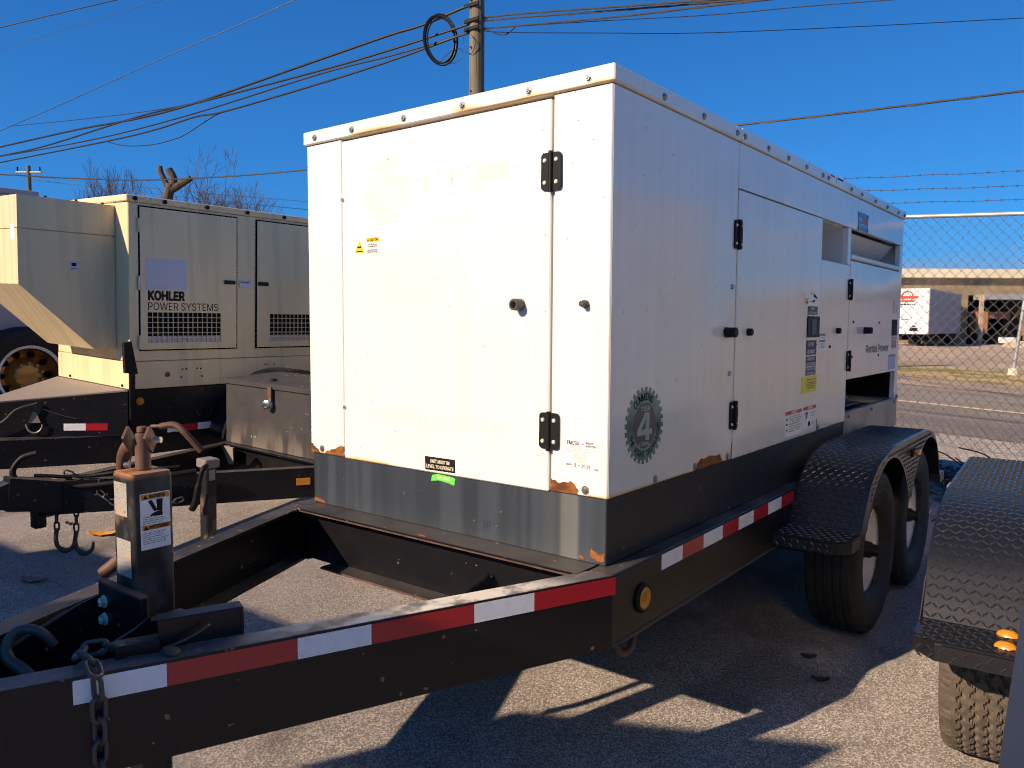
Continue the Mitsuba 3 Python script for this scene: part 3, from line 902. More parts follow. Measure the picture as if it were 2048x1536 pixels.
flake(lambda a, z, h=0: on_front(a, z, h, 0.006), [(-1.370, 0.735), (-1.30, 0.732), (-1.31, 0.742), (-1.365, 0.752)], None, 9, 0.0003)

# --- stickers and lettering
def sticker(name, face, a0, a1, z0, z1, mat, parent=None, label=None, base=0.0002, **k):
    return WG.add(name, patch(face, a0, a1, z0, z1, base, 0.001, **k), mat, False, parent, label)


FD = lambda a, z, h=0.0: on_front(a, z, h, -0.003)
SD = lambda a, z, h=0.0: on_side(a, z, h, 0.0015)
s = sticker('caution_sticker', FD, -1.110, -0.969, 1.700, 1.760, 'sticker_white', door_f)
WG.add('print', [patch(FD, -1.036, -0.969, 1.744, 1.760, 0.0013, 0.0004), prism([(-0.028, -0.022), (0.028, -0.022), (0, 0.026)], *FD(-1.074, 1.729, 0.0013), 0.0004)], 'sticker_yellow', False, door_f)
WG.add('lettering', [lettering(FD, 'CAUTION', -1.019, -0.976, 1.748, 0.0085, 0.0018), lettering(FD, 'Hot Surfaces', -1.028, -0.980, 1.733, 0.006, 0.0014, False), lettering(FD, 'Can cause burns.', -1.031, -0.976, 1.726, 0.006, 0.0014, False), lettering(FD, 'Let surfaces cool', -1.031, -0.976, 1.713, 0.006, 0.0014, False), lettering(FD, 'before servicing.', -1.031, -0.978, 1.706, 0.006, 0.0014, False), prism([(-0.005, 0), (0.005, 0), (0, 0.009)], *FD(-1.027, 1.748, 0.0018), 0.0004), patch(FD, -1.086, -1.064, 1.726, 1.732, 0.0018, 0.0004), patch(FD, -1.090, -1.058, 1.711, 1.715, 0.0018, 0.0004)], 'print_black', False, door_f)
s = WG.add('level_sticker', prism(Polygon([(-0.741, 0.937), (-0.600, 0.939), (-0.602, 0.985), (-0.742, 0.984)]), *FD(0, 0, 0.0002), 0.001), 'sticker_black', False, door_f)
WG.add('lettering', [lettering(FD, 'UNIT MUST BE', -0.717, -0.625, 0.9645, 0.0115, 0.0013), lettering(FD, 'LEVEL TO OPERATE', -0.735, -0.607, 0.9455, 0.0115, 0.0013)], 'print_cream', False, door_f)
BF = lambda a, z, h=0.0: on_front(a, z, h, 0.006)
WG.add('green_tape', prism(Polygon([(-0.722, 0.896), (-0.716, 0.918), (-0.690, 0.925), (-0.62, 0.921), (-0.607, 0.917), (-0.612, 0.893), (-0.640, 0.899), (-0.685, 0.903)]), *BF(0, 0, 0.0004), 0.0012), 'green_tape', False)
WG.add('tape_lettering', lettering(BF, 'FUEL: DIESEL', -0.69, -0.63, 0.908, 0.010, 0.0017), 'print_cream', False)
WG.add('stamp', lettering(BF, '78', -0.485, -0.452, 0.765, 0.028, 0.0003), 'sill_paint', False)
SR = lambda a, z, h=0.0: on_front(a, z, h, 0.0)
s = sticker('inspection_sticker', SR, -0.150, -0.026, 1.004, 1.106, 'sticker_white', strip_r)
WG.add('lettering', [lettering(SR, 'FMCSA', -0.144, -0.100, 1.0845, 0.012, 0.0013), patch(SR, -0.091, -0.084, 1.0875, 1.090, 0.0013, 0.0005), lettering(SR, 'PERIODIC', -0.078, -0.048, 1.090, 0.006, 0.0013), lettering(SR, 'INSPECTION', -0.078, -0.042, 1.081, 0.006, 0.0013), lettering(SR, '2', -0.117, -0.110, 1.018, 0.011, 0.0013), patch(SR, -0.102, -0.096, 1.022, 1.0245, 0.0013, 0.0005), lettering(SR, '20', -0.091, -0.077, 1.017, 0.011, 0.0013), lettering(SR, '25', -0.073, -0.059, 1.0155, 0.011, 0.0013), lettering(SR, 'MONTH', -0.146, -0.126, 1.021, 0.005, 0.0013), lettering(SR, 'YEAR', -0.046, -0.031, 1.014, 0.005, 0.0013)], 'print_black', False, strip_r)
WG.add('small_print', print_lines(SR, -0.145, -0.040, (1.075, 1.0705, 1.066, 1.0615), 0.0015, 0.0013, 5), 'print_grey', False, strip_r, stuff=True)
WG.add('small_print', print_lines(SR, -0.118, -0.066, (1.055, 1.050, 1.045, 1.040, 1.034), 0.0022, 0.0013, 6), 'print_grey', False, strip_r, stuff=True)

# gear emblem on the side panel
GC, GZ = 0.219, 1.132
PS = lambda a, z, h=0.0: on_side(a, z, h, 0.0)
ring = []
NT = 28
for i in range(NT):
    a0 = i * 2 * PI / NT
    for da, r in ((0.0, 0.110), (0.0001, 0.122), (0.55, 0.122), (0.5501, 0.110)):
        a = a0 + da * 2 * PI / NT
        ring.append((r * math.sin(a) * 1.02, r * math.cos(a)))
ge = WG.add('gear_emblem', prism(Polygon(ring).buffer(0), *PS(GC, GZ, 0.0002), 0.001), 'gear_green', False, label='round green gear shaped emblem with a large figure four')
WG.add('dark_disc', prism(Point(0, 0).buffer(0.072, 40), *PS(GC, GZ, 0.0012), 0.0006), 'gear_dark', False, ge)


def arc_text(s, r, a0, a1, hgt, inside=False):
    out = []
    for i, ch in enumerate(s):
        if ch == ' ': continue
        a = a0 + (a1 - a0) * (i + 0.5) / len(s)
        m = text(ch, hgt, None, True, 0.0006)
        m.apply_translation((-(m.bounds[0][0] + m.bounds[1][0]) / 2, -hgt / 2, 0))
        R_ = np.eye(4); t = -a if not inside else PI - a
        R_[:2, :2] = [[math.cos(t), -math.sin(t)], [math.sin(t), math.cos(t)]]
        m.apply_transform(R_); m.apply_translation((r * math.sin(a), r * math.cos(a), 0))
        o, u, v = PS(GC, GZ, 0.0012)
        out.append(place(m, o, u, v))
    return cat(out)


WG.add('lettering', [arc_text('CUMMINS', 0.091, -0.85, 0.62, 0.022), arc_text('THE RIGHT TECHNOLOGY', 0.091, 4.45, 1.55, 0.018, True)], 'print_black', False, ge)
WG.add('figure', [prism(Polygon([(0.050, 0.088), (0.078, 0.088), (0.078, 0.034), (0.097, 0.034), (0.097, 0.017), (0.078, 0.017), (0.078, 0), (0.055, 0), (0.055, 0.017), (0, 0.017), (0, 0.034)], [[(0.054, 0.035), (0.026, 0.035), (0.054, 0.069)]]), *PS(GC - 0.050, GZ - 0.047, 0.0020), 0.0006), lettering(PS, 'TIER', GC - 0.030, GC + 0.032, GZ + 0.046, 0.014, 0.0020), lettering(PS, 'FINAL', GC - 0.034, GC + 0.034, GZ - 0.064, 0.012, 0.0020)], 'gear_light', False, ge)

# stickers down the side door
def block(name, face, a0, a1, z0, z1, mat, lines, pm, parent, hgt):
    k = sticker(name, face, a0, a1, z0, z1, mat, parent)
    w = a1 - a0
    out = []
    for i, ln in enumerate(lines):
        z = z1 - (i + 0.80) * (z1 - z0) / len(lines)
        lw = w * 0.84 * min(1, len(ln) / 11)
        out.append(lettering(face, ln, a0 + (w - lw) / 2, a0 + (w + lw) / 2, z, hgt, 0.0013))
    WG.add('lettering', out, pm, False, parent)


k = sticker('warning_sticker', SD, 1.725, 1.935, 1.543, 1.606, 'sticker_white', door_s)
WG.add('print', [patch(SD, 1.727, 1.785, 1.545, 1.575, 0.0013, 0.0004), patch(SD, 1.815, 1.865, 1.592, 1.605, 0.0013, 0.0004)], 'sticker_yellow', False, door_s)
WG.add('pictogram', [prism([(0, 0), (0.07, -0.012), (0.05, 0.0), (0.02, 0.014)], *SD(1.855, 1.585, 0.0018), 0.0004), prism([(0, 0), (0.05, 0.004), (0.035, 0.012), (0.03, -0.012)], *SD(1.840, 1.566, 0.0013), 0.0004), patch(SD, 1.80, 1.85, 1.558, 1.561, 0.0013, 0.0004), prism([(0, 0), (0.02, -0.01), (0.025, 0.008)], *SD(1.75, 1.556, 0.0018), 0.0004)], 'print_black', False, door_s)
block('door_sticker', SD, 1.783, 1.930, 1.498, 1.538, 'sticker_grey', ['INSIDE', 'BATTERY INSIDE'], 'sticker_haze', door_s, 0.011)
block('door_sticker', SD, 1.775, 1.930, 1.308, 1.378, 'sticker_grey', ['BATTERY', 'DISCONNECT'], 'sticker_haze', door_s, 0.018)
block('door_sticker', SD, 1.780, 1.930, 1.255, 1.302, 'sticker_grey', ['ENGINE OIL', 'MUST BE CHANGED'], 'sticker_haze', door_s, 0.013)
block('door_sticker', SD, 1.780, 1.930, 1.212, 1.250, 'sticker_grey', ['CHECK OIL IN', 'THIS CABINET'], 'sticker_haze', door_s, 0.011)
wd = WG.add('control_window', hexa(0.0017, 0.007, 1.778, 1.958, 1.392, 1.492, 0.002), 'black_plastic', 20)
WG.add('glass_panel', hexa(0.0072, 0.0085, 1.835, 1.905, 1.405, 1.480), 'blue_shade', 20, wd)
k = sticker('yellow_notice', SD, 1.722, 1.950, 1.130, 1.208, 'sticker_lemon', door_s)
WG.add('small_print', [print_lines(SD, 1.795, 1.945, (1.190, 1.176, 1.168, 1.160, 1.150), 0.003, 0.0013, 8)], 'print_black', False, door_s, stuff=True)
k = sticker('danger_sticker', SD, 1.515, 1.745, 0.948, 1.064, 'sticker_white', door_s)
WG.add('red_band', [patch(SD, 1.517, 1.743, 1.045, 1.062, 0.0013, 0.0004), patch(SD, 1.762, 1.955, 1.047, 1.064, 0.0013, 0.0004)], 'sticker_red', False, door_s)
k = sticker('danger_sticker', SD, 1.760, 1.957, 0.955, 1.066, 'sticker_white', door_s)
WG.add('lettering', lettering(SD, 'DANGER', 1.60, 1.67, 1.049, 0.010, 0.0018), 'sticker_white', False, door_s)
WG.add('lettering', lettering(SD, 'DANGER', 1.83, 1.90, 1.051, 0.010, 0.0018), 'sticker_white', False, door_s)
WG.add('small_print', [print_lines(SD, 1.57, 1.735, (1.034, 1.023, 1.012, 1.001, 0.990, 0.979, 0.968), 0.0025, 0.0013, 9), print_lines(SD, 1.88, 1.95, (1.034, 1.024, 1.014, 0.985, 0.975), 0.002, 0.0013, 10), patch(SD, 1.84, 1.87, 0.968, 0.990, 0.0013, 0.0004), patch(SD, 1.53, 1.55, 1.022, 1.030, 0.0013, 0.0004), patch(SD, 1.53, 1.55, 1.000, 1.008, 0.0013, 0.0004), patch(SD, 1.53, 1.55, 0.974, 0.982, 0.0013, 0.0004), tube(smooth_path([on_side(a, z, 0.002, 0.0015)[0] for a, z in ((1.79, 1.03), (1.82, 1.035), (1.81, 1.015), (1.80, 1.005))]), 0.003, 5)], 'print_black', False, door_s, stuff=True)
PM = lambda a, z, h=0.0: on_side(a, z, h, 0.0)
k = sticker('white_notice', PM, 1.976, 2.075, 1.322, 1.410, 'sticker_white', pan3)
WG.add('band', [patch(PM, 1.978, 2.073, 1.397, 1.408, 0.0013, 0.0004), patch(PM, 1.978, 2.073, 1.367, 1.378, 0.0013, 0.0004)], 'sticker_teal', False, pan3)
WG.add('small_print', [print_lines(PM, 1.985, 2.068, (1.388, 1.360, 1.352), 0.002, 0.0013, 11), patch(PM, 1.99, 2.06, 1.340, 1.344, 0.0013, 0.0004)], 'print_black', False, pan3, stuff=True)
RD = lambda a, z, h=0.0: on_side(a, z, h, 0.0015)
WG.add('lettering', lettering(RD, 'Rental Power', 2.850, 3.395, 1.292, 0.044, 0.0004, True), 'print_brown', False, door_r)
WG.add('black_plate', patch(RD, 3.462, 3.598, 1.385, 1.488, 0.0002, 0.002), 'sticker_black', False, door_r)
WG.add('notice', [patch(RD, 3.468, 3.596, 1.306, 1.380, 0.0002, 0.001)], 'sticker_pink', False, door_r)
WG.add('lettering', lettering(RD, 'DANGER', 3.49, 3.575, 1.352, 0.014, 0.0013), 'print_cream', False, door_r)
WG.add('notice', [patch(RD, 3.400, 3.590, 1.170, 1.268, 0.0002, 0.001)], 'sticker_haze', False, door_r)
WG.add('small_print', [patch(RD, 3.405, 3.585, 1.252, 1.264, 0.0013, 0.0004), print_lines(RD, 3.47, 3.53, (1.60, 1.592, 1.584, 1.576, 1.568, 1.555, 1.547, 1.539, 1.531), 0.004, 0.0004, 12), print_lines(RD, 3.545, 3.59, (1.575, 1.565, 1.555, 1.545, 1.535), 0.004, 0.0004, 13)], 'print_grey', False, door_r, stuff=True)
bp = WG.add('identity_plate', patch(PM, 2.590, 2.795, 1.968, 2.066, 0.0002, 0.002), 'sticker_blue', False, top_s, label='blue plate with a red square, screwed on at four corners')
WG.add('print', [patch(PM, 2.690, 2.780, 2.012, 2.040, 0.0022, 0.0005)], 'sticker_red', False, top_s)
WG.add('print', [print_lines(PM, 2.61, 2.78, (2.001, 1.992), 0.004, 0.0022, 14), lettering(PM, 'Call', 2.61, 2.67, 2.02, 0.02, 0.0022)], 'sticker_haze', False, top_s)
for a, z in ((2.60, 2.055), (2.785, 2.055), (2.60, 1.978), (2.785, 1.978)):
    WG.add('screw', rod(on_side(a, z, 0.002)[0], on_side(a, z, 0.006)[0], 0.008, 8), 'bolt_steel', 30, top_s)
RS = lambda a, z, h=0.0: on_side(a, z, h, 0.010)
WG.add('roof_sticker', [patch(RS, 2.03, 2.25, 2.141, 2.1815, 0.0002, 0.0008)], 'sticker_white', False, ROOF1)
WG.add('red_band', [patch(RS, 2.032, 2.10, 2.172, 2.181, 0.0011, 0.0004)], 'sticker_red', False, ROOF1)
WG.add('black_band', [patch(RS, 2.15, 2.248, 2.173, 2.181, 0.0011, 0.0004), patch(RS, 2.132, 2.138, 2.150, 2.172, 0.0011, 0.0004)], 'sticker_black', False, ROOF1)
# scratched ghost number, front door and side
WG.add('ghost_number', lettering(FD, 'PC/270,140,F4A', -1.005, -0.395, 1.092, 0.036, 0.0000, False), 'ghost_print', False, door_f)
for i, (a, z, ln, an) in enumerate(((-0.617, 1.905, 0.020, 1.3), (-0.602, 1.878, 0.012, 1.25), (-0.62, 1.915, 0.010, 1.4), (-0.64, 1.735, 0.012, 0.5), (-0.626, 1.740, 0.010, 0.6))):
    o, u, v = FD(a, z, 0.0001)
    WG.add('scratch', prism([(0, -0.0008), (ln, 0), (0, 0.0008)], o, u * math.cos(an) + v * math.sin(an), v * math.cos(an) - u * math.sin(an), 0.0004), 'print_grey', False, door_f)

# --- conspicuity tape, lights and rings on the trailer frame
P0, dB = V(0.050, -0.050, 0), V(-0.3815, -0.9244, 0)
dB = dB / np.linalg.norm(dB); nB = V(-dB[1], dB[0], 0)      # outward normal of the near tongue beam


def beam_pt(y):
    return P0 + dB * ((y + 0.050) / dB[1])


def beam_tape(y0, y1, mat, name='reflector_tape'):
    a, b = beam_pt(y0), beam_pt(y1)
    L = np.linalg.norm(b - a); u = (b - a) / L
    WG.add(name, prism([(0, 0), (L, 0), (L, 0.0505), (0, 0.0505)], a + nB * 0.0005 + V(0, 0, 0.6695), u, V(0, 0, 1), 0.0009), mat, False)


for y0, y1, mt in ((-1.309, -1.146, 'white_tape'), (-1.146, -0.887, 'red_tape'), (-0.887, -0.722, 'white_tape'), (-0.722, -0.463, 'red_tape'), (-0.463, -0.294, 'white_tape'), (-0.294, -0.040, 'red_tape')):
    beam_tape(y0, y1, mt)
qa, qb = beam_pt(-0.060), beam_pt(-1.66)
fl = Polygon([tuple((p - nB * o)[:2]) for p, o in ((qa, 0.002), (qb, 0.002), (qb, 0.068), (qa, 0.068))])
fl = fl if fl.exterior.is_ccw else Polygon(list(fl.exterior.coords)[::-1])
WG.add('sunlit_flange', prism(fl, V(0, 0, 0.7257), V(1, 0, 0), V(0, 1, 0), 0.0012), 'sunlit_flange', False)  # thin sheet carrying the painted sunlit stretch of the flange
FR = lambda a, z, h=0.0: on_side(a, z, h, 0.050)
for i, (y0, y1) in enumerate(((0.256, 0.406), (0.406, 0.572), (0.572, 0.737), (0.737, 0.888), (0.888, 1.041), (1.041, 1.201), (1.201, 1.363), (1.363, 1.519))):
    WG.add('reflector_tape', patch(FR, y0, y1, 0.6665, 0.7165, 0.0003, 0.0009), 'white_tape' if i % 2 == 0 else 'red_tape', False)
lt = WG.add('marker_light', [rod((0.050, 0.130, 0.612), (0.062, 0.130, 0.612), 0.047, 28, 0.045, 0.004)], 'black_plastic', 35)
WG.add('lens', [lathe([(0.0001, 0.010), (0.018, 0.0085), (0.030, 0.004), (0.034, 0.0)], 28).apply_transform(np.array([[0, 0, 1, 0.0621], [1, 0, 0, 0.130], [0, 1, 0, 0.612], [0, 0, 0, 1.0]]))], 'amber_lens', 60, lt)
ml = WG.add('fender_light', hexa(0.355, 0.368, 2.36, 2.46, 0.792, 0.826, 0.004), 'black_plastic', 20)
WG.add('lens', hexa(0.3685, 0.392, 2.365, 2.42, 0.797, 0.822, 0.005), 'amber_lens', 20, ml)
WG.add('tie_ring', tube(smooth_path([(0.02, 0.020, 0.513), (0.024, 0.028, 0.475), (0.028, 0.055, 0.452), (0.028, 0.100, 0.452), (0.024, 0.128, 0.475), (0.02, 0.134, 0.513)]), 0.011, 10), 'rust_pipe', 40)
WG.add('rail_edge', hexa(0.0505, 0.0555, 0.0, 3.7, 0.5085, 0.5155, 0.001), 'rust_pipe', 20)
WG.add('rubbed_paint', prism(Polygon([(-0.70, -0.088), (-0.672, -0.096), (-0.655, -0.092), (-0.672, -0.084)]), V(0, 0, 0.7287), V(1, 0, 0), V(0, 1, 0), 0.0006), 'sticker_red', False)
WG.add('rust_edge', hexa(-1.345, -0.034, -0.1065, -0.1045, 0.7165, 0.7215), 'rust_pipe', False)
WG.add('rust_edge', hexa(-1.20, -0.11, -0.1055, -0.1035, 0.512, 0.519), 'rust_pipe', False)

# --- tongue jack with its crank, mount plate, gussets and brackets
jk = WG.add('tongue_jack', [prism(Polygon([(-0.74, -1.09), (-0.64, -1.09), (-0.64, -0.99), (-0.74, -0.99)]).buffer(-0.010).buffer(0.010), V(0, 0, 0.50), V(1, 0, 0), V(0, 1, 0), 0.583), prism(Polygon([(-0.7395, -1.0895), (-0.6405, -1.0895), (-0.6405, -0.9905), (-0.7395, -0.9905)]).buffer(-0.010).buffer(0.008), V(0, 0, 1.083), V(1, 0, 0), V(0, 1, 0), 0.006)], 'jack_paint', 30)
WG.add('drop_leg', [hexa(-0.728, -0.652, -1.078, -1.002, 0.11, 0.505, 0.006)], 'jack_paint', 20, jk)
WG.add('foot', [hexa(-0.80, -0.58, -1.15, -0.93, 0.001, 0.016, 0.003), hexa(-0.735, -0.645, -1.085, -0.995, 0.016, 0.112, 0.004)], 'black_paint', 20, jk)
WG.add('plunger_pipe', [rod((-0.728, -1.12, 0.42), (-0.62, -1.19, 0.40), 0.022, 14)], 'jack_paint', 35, jk)
WG.add('pivot_post', [rod((-0.695, -1.035, 1.089), (-0.695, -1.035, 1.180), 0.0185, 22, 0.0165, 0.003), rod((-0.695, -1.035, 1.18), (-0.695, -1.035, 1.196), 0.0125, 18, 0.012, 0.003)], 'rust_pipe', 35, jk)
ax = V(-0.78, 0.60, 0); ax /= np.linalg.norm(ax)
pv = V(-0.695, -1.035, 1.163)
cl = []
aw = V(0.60, 0.78, 0)
for sg in (-1, 1):
    o = pv + V(0.789, 0.614, 0) * 0.026 * sg
    e = V(0.789, 0.614, 0)
    cl.append(prism(Polygon([(-0.020, -0.030), (0.020, -0.030), (0.020, 0.026), (-0.020, 0.026)]).buffer(-0.004).buffer(0.004), o - e * 0.003, *(lambda a: (V(-0.45, 0.58, 0.68) / np.linalg.norm(V(-0.45, 0.58, 0.68)), V(-0.42, 0.54, -0.73) / np.linalg.norm(V(-0.42, 0.54, -0.73))))(0), 0.006))
cr = WG.add('crank_clevis', cl, 'rust_pipe', 20, jk)
WG.add('crank_bolt', [rod(pv - V(0.789, 0.614, 0) * 0.045, pv - V(0.789, 0.614, 0) * 0.030, 0.0085, 6), rod(pv + V(0.789, 0.614, 0) * 0.030, pv + V(0.789, 0.614, 0) * 0.046, 0.0085, 6), hexbolt((-0.712, -1.06, 1.103), (-0.6, -0.8, 0), 0.007, 0.01)], 'bolt_steel', 20, jk)
WG.add('crank_handle', tube(smooth_path([(-0.722, -1.045, 1.148), (-0.751, -1.045, 1.138), (-0.782, -1.040, 1.103), (-0.800, -1.030, 1.056), (-0.800, -1.020, 0.98), (-0.800, -1.015, 0.90), (-0.815, -1.035, 0.850), (-0.852, -1.068, 0.806)], 6), 0.0172, 14), 'rust_pipe', 40, jk)
JS = lambda a, z, h=0.0: on_side(a, z, h, -0.64)
JF = lambda a, z, h=0.0: on_front(a, z, h, -1.09)
WG.add('warning_label', [patch(JS, -1.074, -1.000, 0.905, 1.041, 0.0003, 0.0008)], 'sticker_white', False, jk)
WG.add('band', [patch(JS, -1.072, -1.002, 1.026, 1.039, 0.0011, 0.0004), patch(JS, -1.070, -1.000, 0.952, 0.964, 0.0011, 0.0004)], 'sticker_orange', False, jk)
WG.add('lettering', [lettering(JS, 'WARNING', -1.052, -1.012, 1.0285, 0.0085, 0.0016), lettering(JS, 'AVERTISSEMENT', -1.054, -1.003, 0.9545, 0.0075, 0.0016), prism([(-0.006, 0), (0.006, 0), (0, 0.010)], *JS(-1.061, 1.0275, 0.0016), 0.0004), prism([(-0.006, 0), (0.006, 0), (0, 0.010)], *JS(-1.061, 0.953, 0.0016), 0.0004), prism([(-0.0205, 0.052), (-0.0115, 0.054), (0.003, 0.027), (-0.006, 0.025)], *JS(-1.034, 0.970, 0.0011), 0.0004), prism([(0.000, 0.054), (0.016, 0.054), (0.014, 0.024), (0.002, 0.026)], *JS(-1.034, 0.970, 0.0011), 0.0004), prism([(-0.016, 0.013), (-0.013, 0.018), (0.002, 0.023), (0.015, 0.022), (0.015, 0.012)], *JS(-1.034, 0.972, 0.0011), 0.0004), print_lines(JS, -1.068, -1.006, (0.983, 0.978, 0.973, 0.968, 0.944, 0.939, 0.934, 0.929, 0.924, 0.919), 0.0012, 0.0011, 15)], 'print_black', False, jk)
WG.add('worn_label', [patch(JF, -0.729, -0.668, 0.985, 1.066, 0.0003, 0.0008)], 'worn_label', False, jk)
WG.add('worn_label', [patch(JF, -0.724, -0.656, 0.838, 0.928, 0.0003, 0.0008)], 'worn_label', False, jk, label='larger torn white label low on the jack')
WG.add('jack_mount', [hexa(-0.785, -0.572, -1.112, -1.094, 0.540, 0.812, 0.003), hexa(-0.60, -0.574, -1.094, -1.00, 0.60, 0.755, 0.002), hexa(-0.80, -0.56, -1.116, -0.98, 0.512, 0.526, 0.002)], 'black_paint', 20)
WG.add('rust_edge', [hexa(-0.786, -0.571, -1.113, -1.093, 0.8125, 0.8155)], 'rust_pipe', False)
for x in (-0.752,):
    for z in (0.768, 0.724, 0.60):
        WG.add('mount_bolt', hexbolt((x, -1.112, z), (0, -1, 0), 0.0115, 0.010, 1.4), 'rivet_cream', 20)
for z in (0.735, 0.69):
    WG.add('mount_bolt', hexbolt((-0.574, -1.05, z), (1, 0, 0), 0.010, 0.010, 1.4), 'rivet_cream', 20)
for x, top in ((-0.800, [(-1.095, 0.775), (-1.155, 0.760), (-1.48, 0.632)]), (-0.566, [(-1.095, 0.770), (-1.13, 0.752), (-1.45, 0.648)])):
    pl = Polygon([(-1.095, 0.520)] + top + [(top[-1][0], 0.520)])
    if not pl.exterior.is_ccw: pl = Polygon(list(pl.exterior.coords)[::-1])
    WG.add('gusset', prism(pl, V(x - 0.004, 0, 0), V(0, 1, 0), V(0, 0, 1), 0.008), 'black_paint', 20)
WG.add('rust_edge', tube([(-0.799, -1.18, 0.7512), (-0.799, -1.48, 0.6332)], 0.0045, 6), 'rust_pipe', 30)
WG.add('floor_plate', hexa(-0.84, -0.54, -1.70, -1.12, 0.5155, 0.5215, 0.001), 'black_paint', 20)
# two brackets on top of the near beam
def along_beam(y0, y1, a, b, z0, z1, bevel=0.002):
    p, q = beam_pt(y0), beam_pt(y1)
    L = np.linalg.norm(q - p); u = (q - p) / L
    m = hexa(0, L, 0, b - a, 0, z1 - z0, bevel)
    return place(m, p - nB * b + V(0, 0, z0), u, np.cross(V(0, 0, 1), u), V(0, 0, 1))


WG.add('stowage_bracket', [along_beam(-1.155, -0.985, 0.060, 0.068, 0.7265, 0.792), along_beam(-1.155, -0.985, 0.022, 0.068, 0.7862, 0.7925), along_beam(-0.992, -0.985, 0.022, 0.066, 0.7265, 0.790)], 'black_paint', 20)
WG.add('stowage_bracket', [along_beam(-1.235, -1.152, 0.006, 0.052, 0.7265, 0.754, 0.003)], 'black_paint', 20)
WG.add('cord_end', [tube(smooth_path([(-0.447, -1.130, 0.735), (-0.430, -1.095, 0.745), (-0.415, -1.060, 0.760), (-0.402, -1.045, 0.775)]), 0.003, 6)], 'rust_pipe', 40)
WG.add('rope_knot', trimesh.creation.icosphere(2, 0.016).apply_scale((1.5, 1.0, 0.6)).apply_translation((-0.425, -1.120, 0.732)), 'rust_pipe', 40)
# tow hook and safety chain
WG.add('tow_hook', tube(smooth_path([(-0.742, -1.232, 0.700), (-0.752, -1.248, 0.726), (-0.764, -1.264, 0.740), (-0.780, -1.284, 0.744), (-0.790, -1.303, 0.731), (-0.785, -1.318, 0.706), (-0.764, -1.318, 0.684), (-0.735, -1.308, 0.673), (-0.700, -1.300, 0.655), (-0.69, -1.298, 0.62)], 5), np.linspace(0.0105, 0.0150, 46), 12), 'chain_steel', 40)


def link_mesh(o, u, v, L=0.060, W=0.036, r=0.0050):
    s, q = (L - W) / 2, W / 2 - r
    pts = [(s + q * math.cos(a), q * math.sin(a)) for a in np.linspace(-PI / 2, PI / 2, 8)] + [(-s - q * math.cos(a), -q * math.sin(a)) for a in np.linspace(-PI / 2, PI / 2, 8)]
    return tube([np.asarray(o) + np.asarray(u) * a + np.asarray(v) * b for a, b in pts], r, 8, True)


def chain(t, name, path, pitch, mat, L, W, r, twist=0.0, label=None):
    path = smooth_path(path, 12)
    d = np.concatenate([[0], np.cumsum(np.linalg.norm(np.diff(path, axis=0), axis=1))])
    root = None
    for i, s in enumerate(np.arange(pitch / 2, d[-1], pitch)):
        o = np.array([np.interp(s, d, path[:, k]) for k in range(3)])
        e = np.array([np.interp(min(s + 0.01, d[-1]), d, path[:, k]) - np.interp(max(s - 0.01, 0), d, path[:, k]) for k in range(3)])
        e /= np.linalg.norm(e)
        a = np.cross(e, V(0.613, -0.79, 0.1)); a /= np.linalg.norm(a); b = np.cross(e, a)
        ang = twist + (PI / 2 if i % 2 else 0) + 0.25 * math.sin(i * 2.1)
        v = a * math.cos(ang) + b * math.sin(ang)
        m = link_mesh(o, e, v, L, W, r)
        if root is None:
            root = t.add(name, m, mat, 40, label=label)
        else:
            t.add('chain_link', m, mat, 40, root)
    return root


cx, cy = beam_pt(-1.268)[:2] + nB[:2] * 0.016
chain(WG, 'safety_chain', [(-0.475, -1.150, 0.735), (-0.492, -1.190, 0.742), (-0.535, -1.215, 0.744), (-0.555, -1.250, 0.742), (-0.520, -1.270, 0.748), (-0.488, -1.268, 0.746), (cx - 0.006, cy - 0.002, 0.735), (cx, cy, 0.700), (cx + 0.003, cy, 0.60), (cx, cy, 0.50), (cx + 0.004, cy, 0.38), (cx, cy, 0.22)], 0.0450, 'chain_steel', 0.062, 0.037, 0.0052, 0.5)
WG.add('chain_hook', tube(smooth_path([(cx, cy, 0.225), (cx, cy, 0.17), (cx + 0.02, cy, 0.13), (cx + 0.055, cy + 0.01, 0.12), (cx + 0.075, cy + 0.01, 0.15), (cx + 0.07, cy + 0.01, 0.18)], 6), 0.010, 10), 'chain_steel', 40)

# ------------------------------------------------------------------ the neighbour on the right: same kind of trailer
a3 = math.radians(3.0)
RT = T().translate([2.55, -0.77, 0]).rotate([0, 0, 1], 3.0)
NG = Thing('generator_trailer', 'black trailer at the right edge with tread plate fender and dusty treaded tyre', 'generator', to_world=RT)
chassis(NG, tread=True)
fk = fender(NG, -1)
fender(NG, 1)
for y in (1.425, 1.325):
    NG.add('step_light', [moved(lathe([(0.0001, 0.016), (0.016, 0.014), (0.026, 0.007), (0.029, 0.0)], 24).apply_scale((1.0, 0.75, 1.0)), V(-1.512, y, 0.5825))], 'amber_lens', 50, label='round amber light on the step of the fender')
NG.add('rubbed_corner', [prism(Polygon([(1.448, 0.58), (1.50, 0.655), (1.512, 0.69), (1.490, 0.66), (1.440, 0.60), (1.41, 0.577)]), V(-1.7355, 0, 0), V(0, 1, 0), V(0, 0, 1), -0.0 + 0.0012)], 'rust_pipe', False)
NG.add('fender_light', hexa(-1.752, -1.735, 2.36, 2.46, 0.792, 0.826, 0.004), 'black_plastic', 20)
NG.add('lens', hexa(-1.775, -1.7525, 2.365, 2.44, 0.795, 0.824, 0.005), 'amber_lens', 20)
NG.add('side_sill', hexa(-1.478, -1.4305, -0.05, 3.72, 0.514, 0.7285, 0.003), 'sill_paint', 20)
body_shell(NG)
